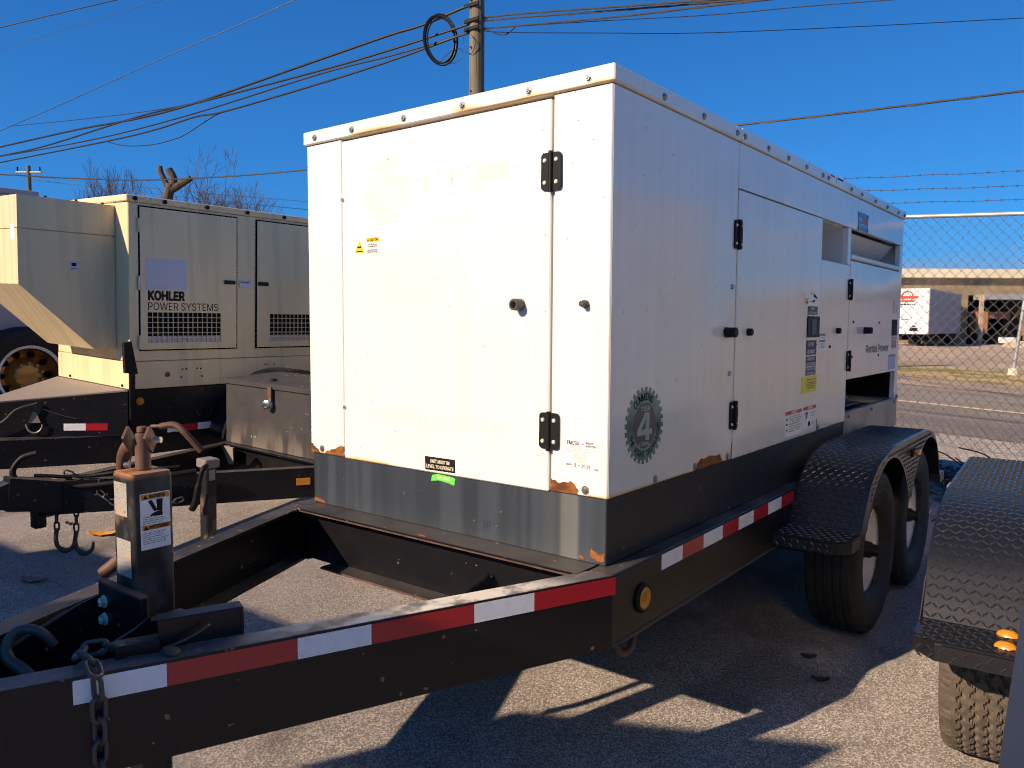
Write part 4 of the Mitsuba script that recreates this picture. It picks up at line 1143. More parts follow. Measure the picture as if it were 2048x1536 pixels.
NG.add('enclosure', hexa(-1.38, 0.0, 0.0, 3.684, 0.932, 2.134, 0.003), 'bounce_enclosure', 20)  # unseen enclosure, put back to bounce light onto the white side
NG.add('roof', hexa(-1.390, 0.010, -0.010, 3.695, 2.1365, 2.1865, 0.004), 'roof_paint', 20)

# ------------------------------------------------------------------ tan generator on the left
KT = T().translate([-4.5, 0.81, 0.955]).rotate([0, 1, 0], 2.3).translate([4.5, -0.81, -0.955])
KG = Thing('generator_trailer', 'tan generator enclosure with a projecting exhaust box, standing behind on the left', 'generator', to_world=KT)
x0, x1, y0, y1 = -5.67, -4.50, 0.81, 4.75
kb = KG.add('enclosure', [hexa(x0, x1 - 0.006, y0 + 0.004, y1, 1.162, 2.300, 0.003)], 'beige_paint', 20)
KG.add('skirt_panel', [hexa(x0, x1 - 0.002, y0, y1, 0.958, 1.158, 0.004)], 'beige_paint', 20)
KG.add('corner_panel', hexa(x1 - 0.0055, x1, y0 + 0.006, 0.888, 1.165, 2.292, 0.002), 'beige_paint', 20)
KG.add('roof', hexa(x0 - 0.012, x1 + 0.012, y0 - 0.012, y1 + 0.012, 2.302, 2.350, 0.006), 'beige_paint', 20)
for y in (0.86, 1.08, 1.42, 1.77, 2.12, 2.5):
    KG.add('roof_bolt', [rod((x1 + 0.012, y, 2.326), (x1 + 0.022, y, 2.326), 0.016, 10)], 'black_plastic', 30)
KS = lambda a, z, h=0.0: on_side(a, z, h, x1)
for ya, yb, gy0, gy1 in ((0.895, 1.676, 0.945, 1.540), (1.868, 2.62, 1.990, 2.56), (2.80, 3.60, None, None)):
    if gy0:
        pl = sbox(ya, 1.246, yb, 2.272).difference(sbox(gy0, 1.292, gy1, 1.522))
    else:
        pl = sbox(ya, 1.246, yb, 2.272)
    dk = KG.add('side_door', prism(pl, *KS(0, 0, 0.002), 0.007), 'beige_paint', 20)
    KG.add('door_gap', prism(sbox(ya - 0.010, 1.237, yb + 0.010, 2.282).difference(sbox(ya, 1.246, yb, 2.272)), *KS(0, 0, -0.0045), 0.0085), 'dark_hole', False, dk)
    if gy0:
        KG.add('grille_backing', patch(KS, gy0, gy1, 1.292, 1.522, -0.0045, 0.003), 'dark_hole', False, dk)
        bars = []
        nx, nz = (15, 6) if gy0 < 1 else (14, 6)
        for i in range(nx + 1):
            a = gy0 + (gy1 - gy0) * i / nx
            bars.append(patch(KS, a - 0.0024, a + 0.0024, 1.292, 1.522, 0.002, 0.005))
        for i in range(nz + 1):
            z = 1.292 + 0.230 * i / nz
            bars.append(patch(KS, gy0, gy1, z - 0.0024, z + 0.0024, 0.0024, 0.005))
        KG.add('grille', bars, 'beige_paint', False, dk)
        KG.add('lower_baffle', patch(KS, gy0, gy1, 1.293, 1.345, -0.0012, 0.002), 'grey_panel', False, dk)
for y in (1.613, 1.921):
    KG.add('door_latch', patch(KS, y - 0.045, y + 0.045, 1.750, 1.780, 0.0092, 0.014), 'black_plastic', 20)
for z in (2.14, 1.73, 1.30):
    KG.add('hinge', rod((x1 + 0.010, 0.884, z - 0.05), (x1 + 0.010, 0.884, z + 0.05), 0.008, 8), 'beige_paint', 30)
KG.add('white_patch', patch(KS, 0.932, 1.252, 1.688, 1.914, 0.0092, 0.001), 'sticker_haze', False, label='blank pale rectangle on the door of the tan generator')
KG.add('notice', patch(KS, 1.707, 1.821, 1.727, 1.786, 0.0002, 0.001), 'sticker_haze', False)
KG.add('lettering', [lettering(KS, 'KOHLER', 0.950, 1.235, 1.612, 0.062, 0.0094, 3)], 'print_black', False)
KG.add('lettering', [lettering(KS, 'POWER SYSTEMS', 0.950, 1.512, 1.536, 0.056, 0.0094, False)], 'print_black', False)
KG.add('lettering', [lettering(KS, 'WARNING', 1.72, 1.80, 1.765, 0.012, 0.0014)], 'print_black', False)
for y, z in ((1.22, 1.09), (1.25, 1.092), (1.34, 1.092), (1.37, 1.09), (1.21, 1.03), (1.38, 1.03), (1.95, 1.10), (1.98, 1.10), (2.04, 1.10)):
    KG.add('hole', rod((x1 - 0.001, y, z), (x1 + 0.001, y, z), 0.007, 8), 'dark_hole', False)
KG.add('rust_hole', rod((x1 - 0.001, 1.10, 1.055), (x1 + 0.0015, 1.10, 1.055), 0.020, 14), 'rust', False)
# front face below the exhaust box
for xx, z in ((-4.60, 0.968), (-5.45, 0.968)):
    KG.add('skirt_bolt', rod((xx, y0 - 0.008, z + 0.012), (xx, y0, z + 0.012), 0.010, 8), 'black_plastic', 30)
# exhaust hood: box with a raked underside
bx0, bx1, by = -5.47, -4.690, 0.170
pl = Polygon([(y0 - 0.001, 1.243), (y0 - 0.001, 2.278), (by, 2.278), (by, 1.690), (0.655, 1.243)])
pl = pl if pl.exterior.is_ccw else Polygon(list(pl.exterior.coords)[::-1])
up = pl.intersection(sbox(-9, 2.062, 9, 9)); lo = pl.intersection(sbox(-9, 0, 9, 2.056))
hk = KG.add('exhaust_hood', [prism(lo, V(bx0, 0, 0), V(0, 1, 0), V(0, 0, 1), bx1 - bx0)], 'beige_paint', 20)
KG.add('hood_cap', [prism(up, V(bx0 - 0.003, 0, 0), V(0, 1, 0), V(0, 0, 1), bx1 - bx0 + 0.006), hexa(bx0 + 0.02, bx1 - 0.02, by + 0.02, 0.80, 2.05, 2.07)], 'beige_paint', 20, hk)
dv = V(0, 0.655 - by, 1.243 - 1.690); dl = np.linalg.norm(dv); dv /= dl
KG.add('raked_panel', place(hexa(0, bx1 - bx0 - 0.01, 0, dl - 0.01, 0, 0.006, 0.001), V(bx0 + 0.005, by, 1.690) + dv * 0.005 + np.cross(V(1, 0, 0), dv) * 0.0005, V(1, 0, 0), dv), 'beige_dirty', 20, hk, label='grimy sloping underside of the exhaust hood')
KG.add('hood_label', place(hexa(0, 0.10, 0, 0.05, 0, 0.001), V(-5.02, 0.38, 1.505) + np.cross(V(1, 0, 0), dv) * 0.008, V(1, 0, 0), dv), 'worn_label', False, hk)
KG.add('hood_notice', [hexa(-4.795, -4.730, by - 0.0012, by - 0.0002, 1.985, 2.085)], 'sticker_white', False, hk)
KG.add('hood_notice', [hexa(bx1 + 0.0002, bx1 + 0.0014, 0.495, 0.555, 1.795, 1.862)], 'sticker_haze', False, hk)
KG.add('print', [hexa(bx1 + 0.0015, bx1 + 0.002, 0.508, 0.540, 1.828, 1.850), hexa(bx1 + 0.0015, bx1 + 0.002, 0.505, 0.545, 1.808, 1.812)], 'print_black', False, hk)
for y in (0.36, 0.56, 0.74):
    KG.add('hood_bolt', rod((bx1 - 0.03, y, 2.278), (bx1 - 0.03, y, 2.292), 0.010, 8), 'black_plastic', 30, hk)
KG.add('mud_flap', hull([(-4.475, 0.745, 1.30), (-4.475, 0.80, 1.31), (-4.440, 0.745, 1.30), (-4.440, 0.80, 1.31), (-4.475, 0.755, 1.085), (-4.475, 0.845, 1.075), (-4.440, 0.755, 1.085), (-4.440, 0.845, 1.075)]), 'black_plastic', 20)
KG.add('mud_flap_bracket', hexa(-4.47, -4.45, 0.79, 0.83, 0.74, 1.08, 0.003), 'black_paint', 20)
# chassis: dark tank under the body, V nose with a dusty deck
KG.add('fuel_tank', hexa(x0, x1 - 0.012, y0 + 0.01, y1, 0.60, 0.954, 0.004), 'black_paint', 20)
KG.add('side_rail', hexa(x0 + 0.02, x1 - 0.03, y0, y1 + 0.1, 0.46, 0.598, 0.004), 'black_paint', 20)
tip = V(-5.085, 0.02)
vs = []
for z in (0.60, 0.945):
    pass
A_, B_, C_ = (x1 - 0.005, 0.80), (tip[0], tip[1]), (x0 + 0.005, 0.80)
KG.add('nose', hull([(A_[0], A_[1], 0.62), (B_[0], B_[1], 0.62), (C_[0], C_[1], 0.62), (A_[0], A_[1], 0.944), (B_[0], B_[1], 0.842), (C_[0], C_[1], 0.944)]), 'black_paint', 10)
KG.add('deck', hull([(A_[0], A_[1], 0.9450), (B_[0], B_[1], 0.8430), (C_[0], C_[1], 0.9450), (A_[0], A_[1], 0.957), (B_[0], B_[1] - 0.01, 0.855), (C_[0], C_[1], 0.957)]), 'deck_dust', 10)
KG.add('lower_beam', hull([(A_[0] - 0.04, A_[1], 0.42), (B_[0], B_[1] - 0.5, 0.42), (C_[0] + 0.04, C_[1], 0.42), (A_[0] - 0.04, A_[1], 0.618), (B_[0], B_[1] - 0.5, 0.618), (C_[0] + 0.04, C_[1], 0.618)]), 'black_paint', 10)
dn = V(-0.6, -0.8, 0); nn = V(0.8, -0.6, 0)
NA = V(A_[0], A_[1], 0); dn = V(B_[0] - A_[0], B_[1] - A_[1], 0); dn /= np.linalg.norm(dn); nn = V(-dn[1], dn[0], 0)
for t0, t1, mt in ((0.42, 0.278, 'white_tape'), (0.278, 0.135, 'red_tape')):
    KG.add('reflector_tape', prism([(0, 0), (t0 - t1, 0), (t0 - t1, 0.05), (0, 0.05)], NA + dn * t0 + nn * 0.001 + V(0, 0, 0.662), -dn, V(0, 0, 1), 0.001), mt, False)
for ya, yb, mt in ((1.10, 1.215, 'white_tape'), (1.215, 1.35, 'red_tape'), (1.35, 1.482, 'white_tape')):
    KG.add('reflector_tape', patch(lambda a, z, h=0.0: on_side(a, z, h, x1 - 0.012), ya, yb, 0.612, 0.664, 0.0003, 0.001), mt, False)
KG.add('marker_light', rod((x1 - 0.013, 0.892, 0.866), (x1 + 0.004, 0.892, 0.866), 0.030, 18, 0.026, 0.003), 'amber_lens', 40)
KG.add('tie_plate', [prism(Polygon([(-0.04, 0), (0.04, 0), (0.012, 0.075), (-0.012, 0.075)]), NA + dn * 0.60 + nn * 0.012 + V(0, 0, 0.72), -dn, V(0, 0, 1), 0.006), tube([NA + dn * 0.60 + nn * 0.02 + V(0, 0, 0.72) + V(dn[0] * 0.05 * math.cos(a), dn[1] * 0.05 * math.cos(a), 0.06 * math.sin(a) - 0.01) for a in np.linspace(PI, 2 * PI, 14)], 0.006, 8)], 'bare_steel', 30)
KG.add('brake_line', tube(smooth_path([NA + dn * 0.58 + nn * 0.02 + V(0, 0, 0.86), NA + dn * 0.70 + nn * 0.05 + V(0, 0, 0.82), NA + dn * 0.78 + nn * 0.05 + V(0, 0, 0.74), NA + dn * 0.90 + nn * 0.04 + V(0, 0, 0.66)]), 0.008, 8), 'cable_grey', 40)
KG.add('wiring', tube(smooth_path([NA + dn * 0.60 + nn * 0.01 + V(0, 0, 0.84), NA + dn * 0.45 + nn * 0.01 + V(0, 0, 0.78), NA + dn * 0.33 + nn * 0.01 + V(0, 0, 0.745)]), 0.003, 6), 'cable_grey', 40)
for y in (2.15, 3.05):
    KG.add('fender', prism(Polygon([(y - 0.10 + 0.62 * math.cos(a), 0.50 + 0.572 * math.sin(a)) for a in np.linspace(0.1, PI - 0.1, 24)] + [(y - 0.10 + 0.58 * math.cos(a), 0.50 + 0.53 * math.sin(a)) for a in np.linspace(PI - 0.1, 0.1, 24)]), V(x1 + 0.005, 0, 0), V(0, 1, 0), V(0, 0, 1), 0.28), 'plate_paint', 30)
for y in (2.15, 3.05):
    c = V(x1 + 0.15, y, 0.52)
    k = KG.add('wheel', moved(RIMS[1], c), 'rim_paint', 40)
    KG.add('tyre', moved(TYRE, c), 'rubber', 25, k)
for xx in (-5.6,):
    KG.add('landing_leg', hexa(xx, xx + 0.08, 1.2, 1.28, 0.2, 0.5), 'black_paint', 20)

# ------------------------------------------------------------------ black trailer with a toolbox between the two
MT = T().translate([-3.2, 1.17, 0.58]).rotate([0, 1, 0], 1.6).translate([3.2, -1.17, -0.58])
TB = Thing('equipment_trailer', 'black trailer tongue carrying a grey toolbox with round padlock, between the two generators', 'trailer', to_world=MT)
tipm = V(-3.385, -0.25)
for s in (1, -1):
    e = V(-3.245 + s * 0.635, 1.19); d = e - tipm; d /= np.linalg.norm(d); nr = V(d[1], -d[0]) * s
    def pf(a, b, z0, z1):
        q = [tipm + nr * -a, e + nr * -a, e + nr * -b, tipm + nr * -b]
        P_ = Polygon(q); P_ = P_ if P_.exterior.is_ccw else Polygon(q[::-1])
        return prism(P_, V(0, 0, z0), V(1, 0, 0), V(0, 1, 0), z1 - z0)
    TB.add('tongue_beam', [pf(0, 0.008, 0.408, 0.572), pf(0, 0.065, 0.572, 0.581), pf(0, 0.065, 0.399, 0.408)], 'black_paint', 20)
    if s > 0:
        TB.add('reflector', prism(sbox(-0.135, 0.475, -0.055, 0.520), V(e[0], e[1], 0) + V(nr[0], nr[1], 0) * 0.001, V(d[0], d[1], 0), V(0, 0, 1), 0.004) if False else place(hexa(0, 0.082, 0, 0.042, 0, 0.006, 0.001), V(e[0], e[1], 0) - V(d[0], d[1], 0) * 0.28 + V(0, 0, 0.478) + V(nr[0], nr[1], 0) * 0.0005, V(d[0], d[1], 0), V(0, 0, 1)), 'amber_lens', 20)
TB.add('cross_member', [hexa(-3.86, -2.61, 1.12, 1.23, 0.572, 0.584, 0.002), hexa(-3.84, -2.63, 1.19, 1.2, 0.40, 0.572)], 'black_paint', 20)
TB.add('gusset_plate', hull([(-3.80, 1.10, 0.57), (-3.66, 1.10, 0.57), (-3.66, 1.105, 0.45), (-3.72, 1.105, 0.45), (-3.80, 1.115, 0.57), (-3.66, 1.115, 0.57)]), 'deck_dust', 20)
TB.add('coupler', [hull([(-3.46, -0.16, 0.42), (-3.31, -0.16, 0.42), (-3.46, -0.16, 0.585), (-3.31, -0.16, 0.585), (-3.47, -0.40, 0.45), (-3.38, -0.40, 0.45), (-3.47, -0.38, 0.625), (-3.38, -0.38, 0.625)]), hull([(-3.48, -0.38, 0.46), (-3.39, -0.38, 0.46), (-3.48, -0.38, 0.60), (-3.39, -0.38, 0.60), (-3.51, -0.60, 0.455), (-3.43, -0.60, 0.455), (-3.50, -0.58, 0.515), (-3.44, -0.58, 0.515), (-3.475, -0.65, 0.47)])], 'black_paint', 30)
TB.add('drop_post', [hexa(-3.44, -3.38, -0.27, -0.21, 0.33, 0.44, 0.004)], 'black_paint', 20)
TB.add('hose', tube(smooth_path([(-3.40, -0.24, 0.74), (-3.45, -0.30, 0.71), (-3.46, -0.34, 0.63), (-3.42, -0.28, 0.56), (-3.32, -0.10, 0.545), (-3.14, 0.10, 0.57), (-2.96, 0.42, 0.61)]), 0.016, 10), 'black_plastic', 40)
TB.add('hose', tube(smooth_path([(-3.4, -0.26, 0.62), (-3.30, -0.06, 0.60), (-3.14, 0.10, 0.63), (-3.00, 0.34, 0.64)]), 0.010, 8), 'black_plastic', 40)
chain(TB, 'safety_chain', [(-3.36, -0.12, 0.625), (-3.33, -0.07, 0.60), (-3.28, 0.0, 0.575), (-3.33, -0.09, 0.555), (-3.385, -0.14, 0.50), (-3.40, -0.15, 0.42), (-3.405, -0.15, 0.30)], 0.043, 'chain_steel', 0.060, 0.036, 0.0052)
chain(TB, 'safety_chain', [(-3.30, -0.02, 0.56), (-3.34, -0.06, 0.50), (-3.35, -0.07, 0.38), (-3.355, -0.07, 0.27)], 0.043, 'chain_steel', 0.060, 0.036, 0.0052)
chain(TB, 'safety_chain', [(-3.24, 0.0, 0.52), (-3.19, 0.05, 0.46), (-3.12, 0.12, 0.425), (-3.02, 0.24, 0.43), (-2.97, 0.34, 0.46)], 0.043, 'chain_steel', 0.060, 0.036, 0.0052)
chain(TB, 'safety_chain', [(-3.36, -0.12, 0.60), (-3.30, -0.06, 0.585), (-3.35, -0.08, 0.56), (-3.26, 0.0, 0.57), (-3.33, -0.06, 0.535), (-3.25, 0.02, 0.54), (-3.29, -0.02, 0.50), (-3.22, 0.05, 0.50)], 0.043, 'chain_steel', 0.060, 0.036, 0.0052)
for hx, hy, hz in ((-3.405, -0.15, 0.285), (-3.355, -0.07, 0.262)):
    TB.add('chain_hook', tube(smooth_path([(hx, hy, hz + 0.02), (hx - 0.005, hy - 0.005, hz - 0.04), (hx + 0.005, hy + 0.005, hz - 0.085), (hx + 0.035, hy + 0.03, hz - 0.105), (hx + 0.062, hy + 0.055, hz - 0.08), (hx + 0.068, hy + 0.06, hz - 0.04)], 6), np.concatenate([np.full(14, 0.012), np.linspace(0.016, 0.007, 17)]), 10), 'chain_steel', 40)
tk = TB.add('toolbox', [hexa(-3.84, -2.60, 1.165, 1.62, 0.586, 1.005, 0.004)], 'toolbox_paint', 20)
TB.add('lid', [hull([(-3.86, 1.15, 1.006), (-2.58, 1.15, 1.006), (-3.86, 1.15, 1.040), (-2.58, 1.15, 1.040), (-3.86, 1.64, 1.006), (-2.58, 1.64, 1.006), (-3.86, 1.64, 1.062), (-2.58, 1.64, 1.062)])], 'toolbox_paint', 20, tk)
TB.add('hasp', [hexa(-3.315, -3.275, 1.138, 1.149, 0.925, 1.020, 0.002)], 'rust_pipe', 20, tk)
pk = TB.add('padlock', [place(lathe([(0.0001, 0.024), (0.022, 0.024), (0.034, 0.018), (0.038, 0.006), (0.038, 0.0), (0.0001, 0.0)], 28), V(-3.305, 1.135, 0.900), V(0.93, 0.36, 0), V(0, 0, 1))], 'bright_steel', 40, tk)
TB.add('knob', rod((-3.40, 1.25, 1.046), (-3.40, 1.25, 1.062), 0.022, 10), 'black_plastic', 30, tk)
jm = TB.add('jack_stand', [hexa(-2.855, -2.785, 0.375, 0.440, 0.02, 0.665, 0.006)], 'jack_paint', 20)
TB.add('head', [hexa(-2.868, -2.772, 0.362, 0.452, 0.655, 0.705, 0.006)], 'bare_steel', 20, jm)
TB.add('worn_label', [hexa(-2.7845, -2.7835, 0.39, 0.428, 0.585, 0.645)], 'worn_label', False, jm)
TB.add('crank', tube(smooth_path([(-2.77, 0.37, 0.675), (-2.76, 0.34, 0.66), (-2.775, 0.325, 0.58), (-2.80, 0.32, 0.48), (-2.83, 0.315, 0.43)]), np.concatenate([np.full(13, 0.013), np.full(12, 0.019)]), 10), 'black_plastic', 40, jm)
ah = TB.add('stowed_lever', [tube(smooth_path([(-3.73, 0.62, 0.76), (-3.66, 0.68, 0.77), (-3.60, 0.72, 0.72), (-3.55, 0.80, 0.60)]), 0.022, 10)], 'rust_pipe', 35)
TB.add('lever_pin', rod((-3.80, 0.60, 0.755), (-3.70, 0.64, 0.765), 0.012, 10), 'rust_pipe', 35, ah)
# its own enclosure stands further back, behind the white generator
TB.add('fuel_base', hexa(-3.72, -2.68, 2.15, 5.2, 0.586, 0.86, 0.004), 'base_paint', 20)
TB.add('enclosure', hexa(-3.72, -2.68, 2.15, 5.2, 0.862, 1.95, 0.006), 'plain_white', 20)
for s in (1, -1):
    xx = -2.63 if s > 0 else -3.84
    TB.add('side_rail', hexa(xx, xx + 0.07, 1.19, 5.3, 0.40, 0.571, 0.003), 'black_paint', 20)
    for y in (3.2, 4.05):
        c = V(-3.2 + s * 0.72, y, 0.47)
        k = TB.add('wheel', moved(RIMS[s], c), 'rim_paint', 40)
        TB.add('tyre', moved(TYRE, c), 'rubber', 25, k)

# ------------------------------------------------------------------ white box trailer far left with a big wheel
BT = Thing('box_trailer', 'pale grey box trailer at the left edge behind the tan generator, with one large wheel', 'trailer')
BT.add('box_body', hexa(-10.8, -8.30, -1.6, 3.3, 1.345, 2.80, 0.01), 'grey_panel', 20)
BT.add('body_seam', hexa(-8.2995, -8.2965, 1.84, 1.855, 1.35, 2.79), 'sticker_grey', False)
BT.add('roof_rail', [hexa(-10.8, -8.28, -1.6, 1.75, 2.801, 2.86, 0.006)], 'grey_panel', 20)
BT.add('chassis', hexa(-10.6, -8.75, -1.4, 3.2, 1.0, 1.343, 0.01), 'dark_hole', 20)
big = tyre_mesh(0.53, 0.28, 0.30, (-0.6, -0.2, 0.2, 0.6), 64)
c = V(-8.22, 1.53, 0.86)
rimb = place(lathe([(0.325, 0.08), (0.335, 0.06), (0.318, 0.03), (0.300, -0.06), (0.27, -0.10), (0.20, -0.08), (0.155, 0.02), (0.11, 0.05), (0.0001, 0.05)], 48), V(0, 0, 0), V(0, 1, 0), V(0, 0, 1), V(1, 0, 0))
wk = BT.add('wheel', moved(rimb, c), 'brass', 40)
BT.add('tyre', moved(big, c), 'rubber', 25, wk)
BT.add('rim_flange', place(lathe([(0.296, 0.085), (0.300, 0.118), (0.318, 0.128), (0.338, 0.122), (0.342, 0.09), (0.296, 0.085)], 48), c, V(0, 1, 0), V(0, 0, 1), V(1, 0, 0)), 'rim_white', 40, wk)
for i in range(10):
    a = i * PI / 5
    q = c + V(0.02, 0.235 * math.cos(a), 0.235 * math.sin(a))
    BT.add('hand_hole', rod(q + V(-0.09, 0, 0), q + V(-0.068, 0, 0), 0.035, 14), 'dark_hole', 30, wk)
    q = c + V(0.05, 0.135 * math.cos(a + 0.3), 0.135 * math.sin(a + 0.3))
    BT.add('wheel_nut', rod(q, q + V(0.03, 0, 0), 0.017, 6), 'brass', 20, wk)
c2 = V(-10.7, 1.53, 0.86)
k = BT.add('wheel', moved(rimb, c2), 'brass', 40); BT.add('tyre', moved(big, c2), 'rubber', 25, k)
BT.add('axle', rod((-10.6, 1.53, 0.86), (-8.3, 1.53, 0.86), 0.08, 12), 'black_paint', 30)
BT.add('landing_leg', [hexa(-8.75, -8.63, -1.0, -0.88, 0.33, 1.0, 0.01)], 'black_paint', 20)

# ------------------------------------------------------------------ chain-link fence
FE = Thing('chain_link_fence', 'galvanised chain link fence topped with three barbed wires, behind the trailers', 'fence')
FY = 7.30
rail_z = lambda x: 2.605 - 0.0455 * (x + 0.743)
foot_z = lambda x: 0.182 - 0.055 * (x + 0.05)
xa, xb = -7.0, 9.0
nr = 9
for i in range(8):
    p, q = xa + (xb - xa) * i / 8, xa + (xb - xa) * (i + 1) / 8
    FE.add('top_rail', rod((p, FY + 0.03, rail_z(p)), (q, FY + 0.03, rail_z(q)), 0.0215, 14), 'galvanised', 40)
for i, x in enumerate((-6.6, -3.9, 2.3, 5.2, 8.1)):
    if abs(x - (-0.1)) < 0.05 : pass
    FE.add('post', [rod((x - 0.25, FY + 0.075, ground_z(x, FY) - 0.1), (x - 0.25, FY + 0.075, rail_z(x) + 0.03), 0.03, 14), tube([(x - 0.25, FY + 0.075, rail_z(x)), (x - 0.25, FY - 0.02, rail_z(x) + 0.46)], 0.012, 6)], 'galvanised', 40)
cs, rs = 0.050, 0.0555
vs, fs, kk = [], [], 0
N = int((xb - xa) / cs)
for i in range(N):
    x = xa + i * cs
    zt_, zb_ = rail_z(x) - 0.012, foot_z(x) - 0.03
    m = int((zt_ - zb_) / rs)
    zz = zt_ - np.arange(m + 1) * rs
    k0 = (np.arange(m + 1) + i) % 2
    off = np.where(k0 == 0, 0.0, cs)
    wob = 0.004 * np.sin(np.arange(m + 1) * 0.7 + i * 1.3)
    pts = np.stack([x + off + wob, FY + np.where(k0 == 0, -0.003, 0.003) + 0.006 * np.sin(x * 2 + zz * 1.7), zz], 1)
    r = 0.0036
    seg = pts[1:] - pts[:-1]
    d = seg / np.linalg.norm(seg, axis=1, keepdims=True)
    u = np.cross(d, V(0, 1, 0)); u /= np.linalg.norm(u, axis=1, keepdims=True); w = np.cross(d, u)
    for a in range(len(seg)):
        for e in (pts[a], pts[a + 1]):
            vs.append(e + r * u[a]); vs.append(e + r * (-0.5 * u[a] + 0.866 * w[a])); vs.append(e + r * (-0.5 * u[a] - 0.866 * w[a]))
        for b in range(3):
            c1 = (b + 1) % 3
            fs += [[kk + b, kk + c1, kk + 3 + c1], [kk + b, kk + 3 + c1, kk + 3 + b]]
        kk += 6
FE.add('wire_mesh', trimesh.Trimesh(np.array(vs), np.array(fs), process=False), 'wire_mesh', True, stuff=True)
FE.add('bottom_wire', tube([(x, FY, foot_z(x)) for x in np.linspace(xa, xb, 24)], 0.0045, 6), 'wire_mesh', 40)
for zoff, sl in ((3.030, -0.062), (2.889, -0.064), (2.752, -0.062)):
    pts = [(x, FY, zoff + sl * (x + 0.743) + 0.004 * math.sin(x * 9)) for x in np.arange(xa, xb, 0.1)]
    parts = [tube(pts, 0.0035, 4)]
    for x in np.arange(xa, xb, 0.125):
        z = zoff + sl * (x + 0.743)
        parts += [tube([(x - 0.012, FY - 0.012, z + 0.012), (x + 0.012, FY + 0.012, z - 0.012)], 0.0022, 3), tube([(x + 0.012, FY - 0.012, z + 0.012), (x - 0.012, FY + 0.012, z - 0.012)], 0.0022, 3)]
    FE.add('barbed_wire', parts, 'wire_mesh', False)

# ------------------------------------------------------------------ utility pole, its coil and the cables
UP = Thing('utility_pole', 'weathered wooden utility pole rising behind the white generator, a cable coil on its left', 'utility pole')
px, py = -8.19, 9.0
zz = np.linspace(0.2, 10.5, 40)
UP.add('shaft', tube([(px + 0.004 * math.sin(z * 2.1), py + 0.004 * math.cos(z * 1.7), z) for z in zz], 0.165 - 0.005 * (zz - 0.2), 20), 'wood', 30)
UP.add('cable_bracket', [hexa(px - 0.17, px + 0.17, py - 0.16, py - 0.13, z - 0.03, z + 0.03, 0.004) for z in (6.62, 6.76, 7.02)] + [rod((px - 0.19, py - 0.1, z), (px + 0.20, py + 0.05, z), 0.014, 8) for z in (6.62, 6.80)], 'black_plastic', 20)
UP.add('bolt', [rod((px - 0.02, py - 0.17, z), (px + 0.0, py - 0.12, z), 0.018, 8) for z in (5.55, 6.3, 7.1)], 'bolt_steel', 20)
UP.add('loose_wire', tube(smooth_path([(px - 0.05, py - 0.17, 6.62), (px - 0.16, py - 0.16, 6.55), (px - 0.15, py - 0.16, 6.30), (px + 0.02, py - 0.17, 6.18), (px + 0.10, py - 0.16, 6.35), (px + 0.02, py - 0.17, 6.5)]), 0.006, 6), 'cable', 40)
cc, cu, cv = V(-8.91, 8.82, 6.56), V(0.233, 0.182, 0.0), V(-0.02, -0.02, 0.452)
turns = []
for k in range(5):
    s_, o_ = 1 - 0.035 * k, V(0.012 * math.sin(k * 2.0), 0.03 * math.cos(k * 1.7), 0.012 * math.cos(k * 2.6))
    turns.append(tube([cc + o_ + cu * s_ * math.cos(a) + cv * s_ * math.sin(a) for a in np.linspace(0, 2 * PI, 48, endpoint=False)], 0.013, 7, True))
single('cable_coil', turns, 'cable', 'round coil of black cable hanging from the wires left of the utility pole', 'cable coil', 40)
single('spare_wire', tube(smooth_path([(-8.95, 8.80, 6.12), (-8.80, 8.88, 6.30), (-8.62, 9.0, 6.40), (-8.55, 9.05, 6.28), (-8.66, 8.98, 6.16), (-8.85, 8.86, 6.12)]), 0.005, 6), 'cable', 'thin stray wire curling beside the cable coil', 'cable', 40)
